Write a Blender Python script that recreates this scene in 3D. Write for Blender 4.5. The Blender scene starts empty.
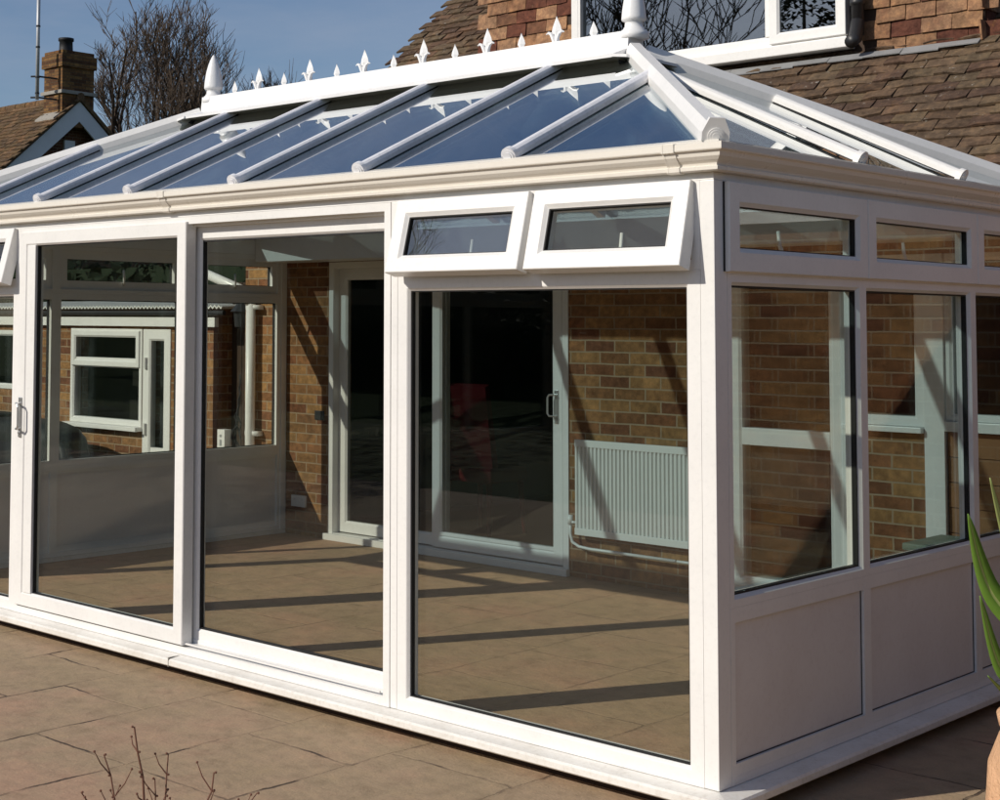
import bpy, bmesh, math, random
from mathutils import Vector, Matrix
R=math.radians
random.seed(7)
sc=bpy.context.scene
COL=sc.collection
# ------------------------------------------------------------------ materials
MATS={}
def newmat(name):
    m=bpy.data.materials.new(name); m.use_nodes=True; nt=m.node_tree
    for n in list(nt.nodes): nt.nodes.remove(n)
    out=nt.nodes.new('ShaderNodeOutputMaterial')
    MATS[name]=m
    return m,nt,out
def nd(nt,t,**k):
    n=nt.nodes.new(t)
    for a,b in k.items():
        if a in n.inputs.keys(): n.inputs[a].default_value=b
        else: setattr(n,a,b)
    return n
def rgb(c): return (c[0],c[1],c[2],1)
def math_(nt,op,a,b=None,c=None,clamp=False):
    n=nt.nodes.new('ShaderNodeMath'); n.operation=op; n.use_clamp=clamp
    for i,v in enumerate((a,b,c)):
        if v is None: continue
        if isinstance(v,(int,float)): n.inputs[i].default_value=v
        else: nt.links.new(v,n.inputs[i])
    return n.outputs[0]
def mixc(nt,fac,a,b,mode='MIX'):
    n=nt.nodes.new('ShaderNodeMix'); n.data_type='RGBA'; n.blend_type=mode
    for i,v in ((0,fac),(6,a),(7,b)):
        if isinstance(v,(int,float)): n.inputs[i].default_value=v
        elif isinstance(v,tuple): n.inputs[i].default_value=rgb(v)
        else: nt.links.new(v,n.inputs[i])
    return n.outputs[2]
def ramp(nt,fac,stops):
    n=nt.nodes.new('ShaderNodeValToRGB'); e=n.color_ramp.elements
    while len(e)<len(stops): e.new(.5)
    for i,(p,c) in enumerate(stops): e[i].position=p; e[i].color=rgb(c)
    nt.links.new(fac,n.inputs[0]); return n.outputs[0]
def noise(nt,vec,scale,detail=4,rough=.55):
    n=nd(nt,'ShaderNodeTexNoise',Scale=scale,Detail=detail,Roughness=rough)
    if vec is not None: nt.links.new(vec,n.inputs['Vector'])
    return n.outputs['Fac']
def pos(nt):
    return nt.nodes.new('ShaderNodeNewGeometry').outputs['Position']
def principled(nt,out,color,rough=.5,spec=.5,metal=0,bump=None,bstr=.2,bdist=.01,coat=0):
    p=nd(nt,'ShaderNodeBsdfPrincipled')
    for k,v in (('Base Color',color),('Roughness',rough),('Specular IOR Level',spec),('Metallic',metal),('Coat Weight',coat)):
        if isinstance(v,tuple): p.inputs[k].default_value=rgb(v)
        elif isinstance(v,(int,float)): p.inputs[k].default_value=v
        else: nt.links.new(v,p.inputs[k])
    if bump is not None:
        b=nd(nt,'ShaderNodeBump',Strength=bstr,Distance=bdist); nt.links.new(bump,b.inputs['Height']); nt.links.new(b.outputs[0],p.inputs['Normal'])
    nt.links.new(p.outputs[0],out.inputs[0]); return p
def simple(name,c,rough=.5,spec=.5,metal=0,var=.12,scale=6,bs=0):
    m,nt,out=newmat(name); v=pos(nt); n=noise(nt,v,scale,5)
    col=mixc(nt,math_(nt,'MULTIPLY',n,1.0),tuple(x*(1-var) for x in c),tuple(min(1,x*(1+var)) for x in c))
    principled(nt,out,col,rough,spec,metal,bump=noise(nt,v,scale*(6 if name=='terracotta' else 12),4) if bs else None,bstr=bs,bdist=.012 if name=='terracotta' else .004)
    return m
def upvc(name,c,dirt,dirtc=(.42,.42,.42),rough=.32):
    m,nt,out=newmat(name); v=pos(nt)
    n1=noise(nt,v,3.0,5,.6); n2=noise(nt,v,45,4,.7)
    f=math_(nt,'MULTIPLY',math_(nt,'SMOOTH_MAX',math_(nt,'SUBTRACT',n1,.42),0,.05),dirt*3.0)
    g=math_(nt,'MULTIPLY',math_(nt,'SMOOTH_MAX',math_(nt,'SUBTRACT',n2,.5),0,.05),dirt*3.5)
    col=mixc(nt,math_(nt,'ADD',f,g,clamp=True),c,dirtc)
    rr=math_(nt,'ADD',math_(nt,'MULTIPLY',n1,.15),rough-.07)
    principled(nt,out,col,rr,.45,bump=noise(nt,v,9,2),bstr=.06,bdist=.01); return m
upvc('upvc',(.80,.79,.77),.16)
upvc('upvc_panel',(.74,.715,.70),.22,(.50,.44,.42))
upvc('upvc_gutter',(.76,.72,.65),.10,(.50,.44,.36),.28)
upvc('upvc_bar',(.80,.80,.83),.55,(.45,.46,.50),.45)
upvc('upvc_ridge',(.82,.82,.82),.12)
upvc('upvc_sill',(.80,.78,.74),.42,(.45,.40,.33))
simple('rubber',(.015,.015,.016),.6,.3)
simple('black_plastic',(.02,.02,.022),.45,.5,var=.3,scale=30)
simple('chrome',(.6,.6,.6),.3,.5,.9)
simple('radiator_white',(.78,.78,.75),.35,.5,var=.03)
simple('lead',(.34,.345,.35),.45,.5,.3,var=.25,scale=9,bs=.3)
simple('render_white',(.62,.64,.68),.8,.2,var=.12,scale=2,bs=.2)
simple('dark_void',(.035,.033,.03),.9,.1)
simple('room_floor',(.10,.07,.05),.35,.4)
simple('red_fabric',(.10,.005,.009),.8,.2,var=.3)
simple('ridge_underside',(.02,.02,.022),.8,.2)
simple('brown_boards',(.28,.13,.055),.6,.3,var=.35,scale=3)
simple('dark_wood',(.045,.025,.015),.7,.3,var=.3)
simple('charcoal_cover',(.011,.012,.014),.6,.3,var=.4,scale=4,bs=.4)
simple('yellow_plastic',(.65,.5,.05),.4)
simple('terracotta',(.60,.36,.21),.9,.2,var=.28,scale=9,bs=1.0)
simple('soil',(.05,.035,.022),.95,.1,var=.4,scale=30,bs=.8)
simple('leaf_green',(.14,.27,.035),.4,.5,var=.25,scale=10)
simple('leaf_pale',(.35,.42,.14),.45,.5,var=.2,scale=10)
simple('twig_red',(.16,.075,.05),.7,.3,var=.4,scale=30)
simple('bark',(.085,.062,.045),.9,.2,var=.4,scale=5,bs=.5)
simple('conifer_green',(.012,.022,.010),.8,.2,var=.5,scale=3)
simple('green_box',(.20,.24,.19),.6,.3)
simple('fence_brown',(.14,.085,.05),.85,.2,var=.3,scale=5,bs=.3)
simple('concrete',(.30,.28,.25),.9,.2,var=.3,scale=12,bs=.5)
simple('mast_grey',(.42,.43,.45),.45,.5,.2)
simple('corrugated',(.78,.78,.74),.7,.3,var=.2)
# textured door panel (right bottom panels have fine texture)
# grass
def grassmat():
    m,nt,out=newmat('grass'); v=pos(nt)
    n=noise(nt,v,1.2,8,.7)
    c=ramp(nt,n,[(.3,(.025,.04,.012)),(.6,(.05,.075,.02)),(.8,(.09,.09,.04))])
    principled(nt,out,c,.9,.15,bump=noise(nt,v,60,4),bstr=.6,bdist=.03)
grassmat()
# brick
def brickmat(name,c1,c2,mortar,dark=1.0,bump=.7):
    m,nt,out=newmat(name)
    v=pos(nt); s=nt.nodes.new('ShaderNodeSeparateXYZ'); nt.links.new(v,s.inputs[0])
    u=math_(nt,'ADD',s.outputs[0],s.outputs[1])
    wob=noise(nt,v,6,3)
    u2=math_(nt,'ADD',u,math_(nt,'MULTIPLY',math_(nt,'SUBTRACT',wob,.5),.012))
    z2=math_(nt,'ADD',s.outputs[2],math_(nt,'MULTIPLY',math_(nt,'SUBTRACT',wob,.5),.010))
    cb=nt.nodes.new('ShaderNodeCombineXYZ'); nt.links.new(u2,cb.inputs[0]); nt.links.new(z2,cb.inputs[1])
    b=nt.nodes.new('ShaderNodeTexBrick'); b.offset=.5; b.squash=1
    for k,val in (('Scale',1.0),('Brick Width',.225),('Row Height',.075),('Mortar Size',.0055),('Mortar Smooth',.15),('Bias',0.0)): b.inputs[k].default_value=val
    b.inputs['Color1'].default_value=(0,0,0,1); b.inputs['Color2'].default_value=(1,1,1,1); b.inputs['Mortar'].default_value=(.5,.5,.5,1)
    nt.links.new(cb.outputs[0],b.inputs['Vector'])
    col=ramp(nt,b.outputs['Color'],[(0,c1[0]),(.25,c1[1]),(.5,c1[2]),(.75,c2[0]),(1,c2[1])])
    n=noise(nt,v,22,6,.7)
    col=mixc(nt,.9,col,ramp(nt,n,[(.25,(.42,.40,.38)),(.5,(.9,.9,.9)),(.75,(1.5,1.42,1.3))]),'MULTIPLY')
    col=mixc(nt,.6,col,ramp(nt,noise(nt,v,4.5,5,.6),[(.3,(.6,.58,.55)),(.7,(1.3,1.25,1.15))]),'MULTIPLY')
    n3=noise(nt,v,1.1,4)
    col=mixc(nt,.5,col,ramp(nt,n3,[(.3,(.6,.6,.6)),(.7,(1.15,1.15,1.15))]),'MULTIPLY')
    mc=mixc(nt,n,tuple(x*.7 for x in mortar),mortar)
    col=mixc(nt,b.outputs['Fac'],col,mc)
    h=math_(nt,'ADD',math_(nt,'MULTIPLY',math_(nt,'SUBTRACT',1.0,b.outputs['Fac']),1.0),math_(nt,'MULTIPLY',n,.5))
    principled(nt,out,col,.9,.2,bump=h,bstr=bump,bdist=.008)
brickmat('brick',((.33,.175,.080),(.24,.115,.058),(.38,.215,.095)),((.27,.12,.06),(.17,.075,.045)),(.40,.29,.19))
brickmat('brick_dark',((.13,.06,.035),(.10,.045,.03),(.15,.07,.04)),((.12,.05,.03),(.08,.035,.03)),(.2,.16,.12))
brickmat('chimney_brick',((.21,.11,.045),(.16,.08,.035),(.26,.15,.06)),((.12,.06,.03),(.09,.045,.025)),(.10,.075,.05))
# tiles coloured per island
def tilemat(name,stops,lichen,lam=.35,orange=.2,blotch=0,lthr=.63):
    m,nt,out=newmat(name); g=nt.nodes.new('ShaderNodeNewGeometry'); v=g.outputs['Position']
    col=ramp(nt,g.outputs['Random Per Island'],stops)
    n=noise(nt,v,16,8,.75)
    col=mixc(nt,.95,col,ramp(nt,n,[(.28,(.28,.26,.25)),(.5,(.85,.85,.85)),(.72,(1.6,1.5,1.3))]),'MULTIPLY')
    if blotch:
        nb_=noise(nt,v,9,6,.75); col=mixc(nt,math_(nt,'MULTIPLY',math_(nt,'SUBTRACT',nb_,.50,clamp=True),blotch*7,clamp=True),col,(.17,.075,.05))
    n2=noise(nt,v,17,6,.8); f=math_(nt,'MULTIPLY',math_(nt,'MULTIPLY',math_(nt,'SUBTRACT',n2,lthr,clamp=True),14,clamp=True),lam)
    col=mixc(nt,f,col,lichen)
    n4=noise(nt,v,7,6,.7); f=math_(nt,'MULTIPLY',math_(nt,'SUBTRACT',n4,.60,clamp=True),orange*10,clamp=True)
    col=mixc(nt,f,col,(.40,.20,.05))
    n6=noise(nt,v,3.2,4,.6); col=mixc(nt,.6,col,ramp(nt,n6,[(.35,(.6,.6,.62)),(.65,(1.25,1.2,1.1))]),'MULTIPLY')
    principled(nt,out,col,.92,.15,bump=n,bstr=.9,bdist=.015)
tilemat('roof_tile',[(0,(.090,.058,.040)),(.3,(.160,.112,.076)),(.6,(.145,.108,.070)),(.8,(.158,.098,.068)),(1,(.090,.060,.046))],(.55,.53,.48),.9,.12,lthr=.62)
tilemat('roof_tile_far',[(0,(.17,.10,.055)),(.3,(.13,.09,.05)),(.6,(.10,.07,.045)),(.8,(.19,.12,.07)),(1,(.07,.05,.035))],(.5,.45,.36),.5,.25)
tilemat('hung_tile',[(0,(.36,.20,.115)),(.35,(.40,.24,.145)),(.58,(.31,.18,.105)),(.62,(.12,.05,.035)),(.80,(.15,.06,.042)),(.82,(.30,.165,.095)),(1,(.38,.23,.13))],(.25,.20,.12),.4,.22,blotch=.5)
# glass: thin sealed panes, transparent + mirror reflection by angle, no ray-type tricks
def glass(name,tint,r0,power=5,rough=0.0,wav=.0,mx=1.0,dirt=.03):
    m,nt,out=newmat(name)
    g=nt.nodes.new('ShaderNodeNewGeometry')
    dp=nt.nodes.new('ShaderNodeVectorMath'); dp.operation='DOT_PRODUCT'
    nt.links.new(g.outputs['Incoming'],dp.inputs[0]); nt.links.new(g.outputs['Normal'],dp.inputs[1])
    c=math_(nt,'ABSOLUTE',dp.outputs['Value'])
    f=math_(nt,'POWER',math_(nt,'SUBTRACT',1.0,c,clamp=True),power)
    R_=math_(nt,'ADD',math_(nt,'MULTIPLY',f,mx-r0),r0,clamp=True)
    t=nd(nt,'ShaderNodeBsdfTransparent'); t.inputs[0].default_value=rgb(tint)
    gl=nd(nt,'ShaderNodeBsdfGlossy'); gl.inputs['Roughness'].default_value=rough; gl.inputs['Color'].default_value=(.93,.96,.97,1)
    if wav:
        b=nd(nt,'ShaderNodeBump',Strength=wav,Distance=.02); nt.links.new(noise(nt,pos(nt),1.3,2),b.inputs['Height']); nt.links.new(b.outputs[0],gl.inputs['Normal'])
    mx_=nt.nodes.new('ShaderNodeMixShader'); nt.links.new(R_,mx_.inputs[0]); nt.links.new(t.outputs[0],mx_.inputs[1]); nt.links.new(gl.outputs[0],mx_.inputs[2])
    last=mx_.outputs[0]
    if dirt:
        d=nd(nt,'ShaderNodeBsdfDiffuse'); d.inputs[0].default_value=(.5,.5,.5,1)
        m2=nt.nodes.new('ShaderNodeMixShader'); n=noise(nt,pos(nt),4,6,.7)
        nt.links.new(math_(nt,'MULTIPLY',math_(nt,'SUBTRACT',n,.35,clamp=True),dirt*4),m2.inputs[0])
        nt.links.new(last,m2.inputs[1]); nt.links.new(d.outputs[0],m2.inputs[2]); last=m2.outputs[0]
    nt.links.new(last,out.inputs[0])
glass('glass',(.895,.915,.89),.035,dirt=.0)
glass('glass_side',(.885,.915,.885),.06,dirt=.0)
glass('roof_glass',(.66,.76,.79),.14,power=2.0,dirt=.004)
glass('dark_glass',(.86,.88,.87),.03,dirt=.0)
glass('mirror_glass',(.5,.52,.51),.22,dirt=.0)
# pitted glass of the small obscured light
glass('obscure_glass',(.86,.89,.87),.16,dirt=.0,wav=.25)
# riven sandstone paving
def paving(name,tone,jmax=.9):
    m,nt,out=newmat(name); v=pos(nt)
    s=nt.nodes.new('ShaderNodeSeparateXYZ'); nt.links.new(v,s.inputs[0])
    wob=noise(nt,v,2.5,4); w2=math_(nt,'ADD',math_(nt,'MULTIPLY',math_(nt,'SUBTRACT',wob,.5),.07),math_(nt,'MULTIPLY',math_(nt,'SUBTRACT',noise(nt,v,14,3,.7),.5),.018))
    cb=nt.nodes.new('ShaderNodeCombineXYZ')
    nt.links.new(math_(nt,'ADD',math_(nt,'ADD',s.outputs[1],.22),w2),cb.inputs[0]); nt.links.new(math_(nt,'ADD',math_(nt,'ADD',s.outputs[0],1.915),w2),cb.inputs[1])
    b=nt.nodes.new('ShaderNodeTexBrick'); b.offset=.37; b.offset_frequency=2; b.squash=.72; b.squash_frequency=3
    for k,val in (('Scale',1.0),('Brick Width',.88),('Row Height',.60),('Mortar Size',.008),('Mortar Smooth',.3)): b.inputs[k].default_value=val
    b.inputs['Color1'].default_value=(0,0,0,1); b.inputs['Color2'].default_value=(1,1,1,1); b.inputs['Mortar'].default_value=(.5,.5,.5,1)
    nt.links.new(cb.outputs[0],b.inputs['Vector'])
    slab=ramp(nt,b.outputs['Color'],[(0,(.345,.262,.170)),(.35,(.335,.260,.165)),(.6,(.352,.258,.172)),(1,(.320,.250,.158))])
    n=noise(nt,v,1.6,6,.65)
    col=mixc(nt,.6,slab,ramp(nt,n,[(.3,(.265,.220,.130)),(.5,(.345,.262,.168)),(.68,(.42,.262,.178))]))
    n2=noise(nt,v,9,8,.7)
    col=mixc(nt,.55,col,ramp(nt,n2,[(.3,(.60,.58,.54)),(.5,(1,1,1)),(.7,(1.25,1.2,1.12))]),'MULTIPLY')
    n5=noise(nt,v,120,3,.7)
    col=mixc(nt,.35,col,ramp(nt,n5,[(.3,(.7,.7,.7)),(.7,(1.25,1.25,1.25))]),'MULTIPLY')
    brk=noise(nt,v,3.1,4,.6)                      # joints fade in and out, as worn pointing does
    jf=math_(nt,'MULTIPLY',b.outputs['Fac'],ramp(nt,brk,[(.48,(.03,.03,.03)),(.60,(jmax,jmax,jmax))]))
    col=mixc(nt,jf,col,(.055,.04,.03))
    col=mixc(nt,1.0,col,tone,'MULTIPLY')
    h=math_(nt,'ADD',math_(nt,'MULTIPLY',math_(nt,'SUBTRACT',1.0,b.outputs['Fac']),.5),math_(nt,'ADD',math_(nt,'MULTIPLY',n,1.2),math_(nt,'MULTIPLY',n2,.35)))
    principled(nt,out,col,.78,.3,bump=h,bstr=.8,bdist=.02)
paving('paving',(1.07,1.02,1.03))
paving('paving_inside',(1.27,1.12,1.10),.35)

# ------------------------------------------------------------------ object helpers
RL={}   # world origin of every root / part
def tag(o,label=None,cat=None,group=None,kind=None):
    if label: o['label']=label
    if cat: o['category']=cat
    if group: o['group']=group
    if kind: o['kind']=kind
    return o
def thing(name,loc,label,cat,group=None):
    o=bpy.data.objects.new(name,None); o.empty_display_size=.2; COL.objects.link(o); o.location=loc
    RL[o.name]=Vector(loc); return tag(o,label,cat,group)
def obj(name,bm,mat,parent=None,smooth=False,loc=None):
    me=bpy.data.meshes.new(name)
    bmesh.ops.recalc_face_normals(bm,faces=bm.faces)
    o=bpy.data.objects.new(name,me)
    org=RL[parent.name] if parent else Vector(loc or (0,0,0))
    bmesh.ops.translate(bm,verts=bm.verts,vec=-org)
    bm.to_mesh(me); bm.free()
    if isinstance(mat,str): mat=[mat]
    for k in mat: me.materials.append(MATS[k])
    if smooth:
        for p in me.polygons: p.use_smooth=True
    COL.objects.link(o)
    if parent: o.parent=parent
    else: o.location=org
    RL[o.name]=org
    return o
def B(): return bmesh.new()
def box(bm,x0,x1,y0,y1,z0,z1,bev=0):
    vs=[bm.verts.new((x,y,z)) for x in (x0,x1) for y in (y0,y1) for z in (z0,z1)]
    fs=[bm.faces.new([vs[i] for i in q]) for q in ((0,1,3,2),(4,6,7,5),(0,4,5,1),(2,3,7,6),(0,2,6,4),(1,5,7,3))]
    if bev:
        es=list({e for f in fs for e in f.edges})
        bmesh.ops.bevel(bm,geom=es,offset=bev,segments=2,affect='EDGES',profile=.6)
    return bm
def prism(bm,pts,d):
    a=[bm.verts.new(p) for p in pts]; b=[bm.verts.new(Vector(p)+Vector(d)) for p in pts]
    n=len(a); bm.faces.new(a); bm.faces.new(b[::-1])
    for i in range(n): bm.faces.new([a[i],b[i],b[(i+1)%n],a[(i+1)%n]])
    return bm
def ring(bm,P,u0,u1,v0,v1,prof):
    cs=[(u0,v0,1,1),(u1,v0,-1,1),(u1,v1,-1,-1),(u0,v1,1,-1)]
    rows=[[bm.verts.new(P(u+su*i,v+sv*i,d)) for (u,v,su,sv) in cs] for (i,d) in prof]
    m=len(rows)
    for k in range(m):
        for j in range(4):
            bm.faces.new([rows[k][j],rows[(k+1)%m][j],rows[(k+1)%m][(j+1)%4],rows[k][(j+1)%4]])
    return bm
def frprof(w,db,df,c=.012): return [(0,db),(0,df-.003),(.003,df),(w-c-.004,df),(w-.004,df-c*.8),(w,df-c),(w,db)]
def pbox(bm,P,u0,u1,v0,v1,d0,d1,bev=0):
    vs=[bm.verts.new(P(u,v,d)) for u in (u0,u1) for v in (v0,v1) for d in (d0,d1)]
    fs=[bm.faces.new([vs[i] for i in q]) for q in ((0,1,3,2),(4,6,7,5),(0,4,5,1),(2,3,7,6),(0,2,6,4),(1,5,7,3))]
    if bev:
        bmesh.ops.bevel(bm,geom=list({e for f in fs for e in f.edges}),offset=bev,segments=2,affect='EDGES',profile=.6)
    return bm
def tube(bm,pts,rad,n=8,cap=True):
    pts=[Vector(p) for p in pts]; rows=[]
    prev=None
    for i,p in enumerate(pts):
        t=(pts[min(i+1,len(pts)-1)]-pts[max(i-1,0)]).normalized()
        a=Vector((0,0,1)) if abs(t.z)<.9 else Vector((1,0,0))
        if prev is not None: a=prev
        s=(a-t*a.dot(t)).normalized(); prev=s; w=t.cross(s)
        r=rad[i] if isinstance(rad,(list,tuple)) else rad
        rows.append([bm.verts.new(p+(s*math.cos(k*2*math.pi/n)+w*math.sin(k*2*math.pi/n))*r) for k in range(n)])
    for i in range(len(rows)-1):
        for k in range(n): bm.faces.new([rows[i][k],rows[i][(k+1)%n],rows[i+1][(k+1)%n],rows[i+1][k]])
    if cap: bm.faces.new(rows[0][::-1]); bm.faces.new(rows[-1])
    return bm
def lathe(bm,c,prof,n=24):
    c=Vector(c); rows=[]
    for r,z in prof:
        if r<1e-5: rows.append([bm.verts.new(c+Vector((0,0,z)))]); continue
        rows.append([bm.verts.new(c+Vector((r*math.cos(k*2*math.pi/n),r*math.sin(k*2*math.pi/n),z))) for k in range(n)])
    for a,b in zip(rows,rows[1:]):
        for k in range(n):
            if len(a)==1 and len(b)==1: continue
            if len(a)==1: bm.faces.new([a[0],b[k],b[(k+1)%n]])
            elif len(b)==1: bm.faces.new([a[k],a[(k+1)%n],b[0]])
            else: bm.faces.new([a[k],a[(k+1)%n],b[(k+1)%n],b[k]])
    for r in (rows[0],rows[-1]):
        if len(r)>1: bm.faces.new(r)
    return bm
def plane_front(y0): return lambda u,v,d: Vector((u,y0-d,v))      # outward is -Y
def plane_right(x0): return lambda u,v,d: Vector((x0+d,u,v))      # outward is +X
def plane_left(x0):  return lambda u,v,d: Vector((x0-d,u,v))      # outward is -X
def tilted(P,vt,ang):    # top-hung sash swung out about its top edge at v=vt
    ca,sa=math.cos(ang),math.sin(ang)
    return lambda u,v,d: P(u, vt+(v-vt)*ca+d*sa, d*ca-(v-vt)*sa)

# ------------------------------------------------------------------ the setting
bm=B(); N=1
gb=B(); box(gb,-400,400,-400,400,-1.2,-.125)
tag(obj('ground',gb,'grass'),kind='structure')
bm=B(); box(bm,-16,6.5,-7,3.41,-.5,-.10)
tag(obj('patio',bm,'paving'),kind='structure')
bm=B(); box(bm,-5.80,-.05,.05,3.415,-.099,-.03)
tag(obj('conservatory_floor',bm,'paving_inside'),kind='structure')

# ------------------------------------------------------------------ conservatory
W=5.85; D=3.42; ZT=2.12
cons=thing('conservatory',(-W/2,D/2,-.1),'long white framed glass conservatory with hipped glass roof on the patio','conservatory')
RX0,RX1,RY,RZ=-4.50,-1.34,1.52,2.93; ZE=2.262
BY=3.09   # foot of the rear slope, at the box gutter
# plinth and sill
bm=B(); box(bm,-W+.03,-.03,.03,.10,-.10,-.046); box(bm,-.10,-.03,.10,D-.01,-.10,-.046); box(bm,-W+.03,-W+.10,.10,D-.01,-.10,-.046)
obj('plinth',bm,'dark_wood',cons)
def usweep(bm,prof,yb,closed=True):
    rows=[]
    for o,z in prof:
        rows.append([bm.verts.new(p) for p in ((-W-o,yb,z),(-W-o,-o,z),(o,-o,z),(o,yb,z))])
    m=len(rows)
    for k in range(m if closed else m-1):
        a,b=rows[k],rows[(k+1)%m]
        for j in range(3): bm.faces.new([a[j],a[j+1],b[j+1],b[j]])
    if closed:
        bm.faces.new([r[0] for r in rows]); bm.faces.new([r[3] for r in rows][::-1])
    return bm
bm=B(); usweep(bm,[(-.07,-.046),(.078,-.046),(.085,-.040),(.085,-.018),(.078,-.010),(.0,-.002),(-.07,-.002)],D-.004)
sill=obj('sill',bm,'upvc_sill',cons)
bm=B(); box(bm,-2.905,-2.900,-.0862,-.0,-.047,-.0035); obj('joint',bm,'concrete',sill)
# frame posts
def post(name,x0,x1,y0,y1,z0=0,z1=ZT,mat='upvc',bev=.003):
    return obj(name,box(B(),x0,x1,y0,y1,z0,z1,bev),mat,cons)
post('corner_post',-.057,0,0,.084); post('corner_post',-W,-W+.057,0,.084)
post('wall_post',-.07,0,D-.06,D-.003); post('wall_post',-W,-W+.07,D-.06,D-.003)
# eaves beam and gutter
bm=B(); usweep(bm,[(-.07,ZT+.001),(-.004,ZT+.001),(-.004,2.232),(-.03,2.262),(-.07,2.262)],D-.004); obj('eaves_beam',bm,'upvc',cons)
bm=B(); usweep(bm,[(0,2.148),(.030,2.148),(.036,2.152),(.037,2.164),(.029,2.168),(.032,2.176),(.045,2.186),(.056,2.198),(.060,2.212),(.062,2.216),(.072,2.218),(.074,2.222),(.074,2.244),(.068,2.246),(.064,2.240),(.056,2.222),(.0,2.222)],D-.02)
gut=obj('gutter',bm,'upvc_gutter',cons,smooth=False)
bm=B()
for o,z0 in ((.076,2.148),):
    for xc in (-3.02,-.14,-5.3):
        for dx in (-.022,.022):
            prof=[(0,2.144),(.034,2.144),(.040,2.150),(.041,2.165),(.034,2.169),(.048,2.184),(.060,2.198),(.065,2.213),(.077,2.216),(.079,2.247),(.060,2.249),(0,2.249)]
            prism(bm,[(xc+dx-.004,-o_,z_) for o_,z_ in prof],(.008,0,0))
        prism(bm,[(xc-.0175,-o_*.99,z_) for o_,z_ in prof],(.035,0,0)); obj('bracket',bm,'upvc_gutter',gut); bm=B()

# white cover trim between gutter and glass
bm=B(); usweep(bm,[(-.004,2.248),(.05,2.248),(.05,2.254),(-.03,2.272),(-.06,2.272)],D-.25); obj('eaves_trim',bm,'upvc_gutter',cons)

def pane(name,P,u0,u1,v0,v1,d,mat,parent,th=.018,gask=True):
    o=obj(name,pbox(B(),P,u0,u1,v0,v1,d-th/2,d+th/2),mat,parent)
    return o
def gasket(P,u0,u1,v0,v1,d,parent,w=.005):
    obj('gasket',ring(B(),P,u0,u1,v0,v1,[(0,d-.017),(0,d+.004),(w,d+.004),(w,d-.017)]),'rubber',parent)
def tilt_handle(P,uc,v0,parent,inn=-.07):
    bm=B()
    pts=[P(uc+.012,v0-.02,inn-.005),P(uc,v0,inn-.02),P(uc-.006,v0+.03,inn-.028),P(uc-.012,v0+.085,inn-.03)]
    tube(bm,pts,[.010,.008,.008,.007],8); obj('handle',bm,'upvc',parent,smooth=True)
def opener(P,u0,u1,v0,v1,ang,parent,gmat='glass',w=.062,df=.022):
    T=tilted(P,v1,ang)
    o=obj('opening_light',ring(B(),T,u0,u1,v0,v1,frprof(w,-.045,df)),'upvc',parent)
    pane('pane',T,u0+w-.008,u1-w+.008,v0+w-.008,v1-w+.008,-.012,gmat,o)
    gasket(T,u0+w-.001,u1-w+.001,v0+w-.001,v1-w+.001,.003,o)
    tilt_handle(T,(u0+u1)/2+.03*(1 if ang>.1 else 0),v0+w+.0,o,-.045)
    return o
def bay_window(name,P,u0,u1,v0,v1,gmat,parent,w=.062,l=None):
    o=obj(name,ring(B(),P,u0,u1,v0,v1,frprof(w,-.062,0)),'upvc',parent)
    pane('pane',P,u0+w-.008,u1-w+.008,v0+w-.008,v1-w+.008,-.035,gmat,o)
    gasket(P,u0+w-.001,u1-w+.001,v0+w-.001,v1-w+.001,-.024,o)
    return o
F=plane_front(0.0)
# right and left fixed bays of the front: big pane with two top-hung lights above
def front_bay(x0,x1,angs,gm):
    o=obj('window_frame',ring(B(),F,x0,x1,.0,1.803,[(0,-.062),(0,0),(.050,0),(.054,-.003),(.062,-.012),(.062,-.062)]),'upvc',cons)
    pane('pane',F,x0+.055,x1-.055,.055,1.745,-.050,'glass',o)
    gasket(F,x0+.0615,x1-.0615,.0615,1.7415,-.020,o)
    h=obj('vent_frame',ring(B(),F,x0,x1,1.8035,ZT,[(0,-.062),(0,-.001),(.035,-.001),(.035,-.062)]),'upvc',cons)
    xm=(x0+x1)/2
    obj('mullion',pbox(B(),F,xm-.018,xm+.018,1.839,ZT-.036,-.06,-.001),'upvc',h)
    for (a,b,an,g) in ((x0+.016,xm-.014,angs[0],gm[0]),(xm+.012,x1-.022,angs[1],gm[1])):
        opener(F,a,b,1.80,2.118,an,cons,g,w=.075)
front_bay(-1.50,-.0575,(R(15),R(14.5)),('obscure_glass','glass'))
front_bay(-W+.0575,-4.365,(R(14),R(15)),('glass','glass'))
post('mullion_post',-1.5385,-1.501,-.001,.062)
# sliding patio door of the front
door=obj('sliding_door',ring(B(),F,-4.362,-1.540,0,ZT-.001,[(0,-.07),(0,.004),(.036,.004),(.036,-.030),(.048,-.032),(.048,-.07)]),'upvc',cons)
T1=plane_front(-.006)
s1=obj('sash',ring(B(),T1,-4.335,-2.885,.045,2.095,[(0,-.052),(0,.008),(.004,.012),(.066,.012),(.076,.002),(.076,-.052)]),'upvc',door)
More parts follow.
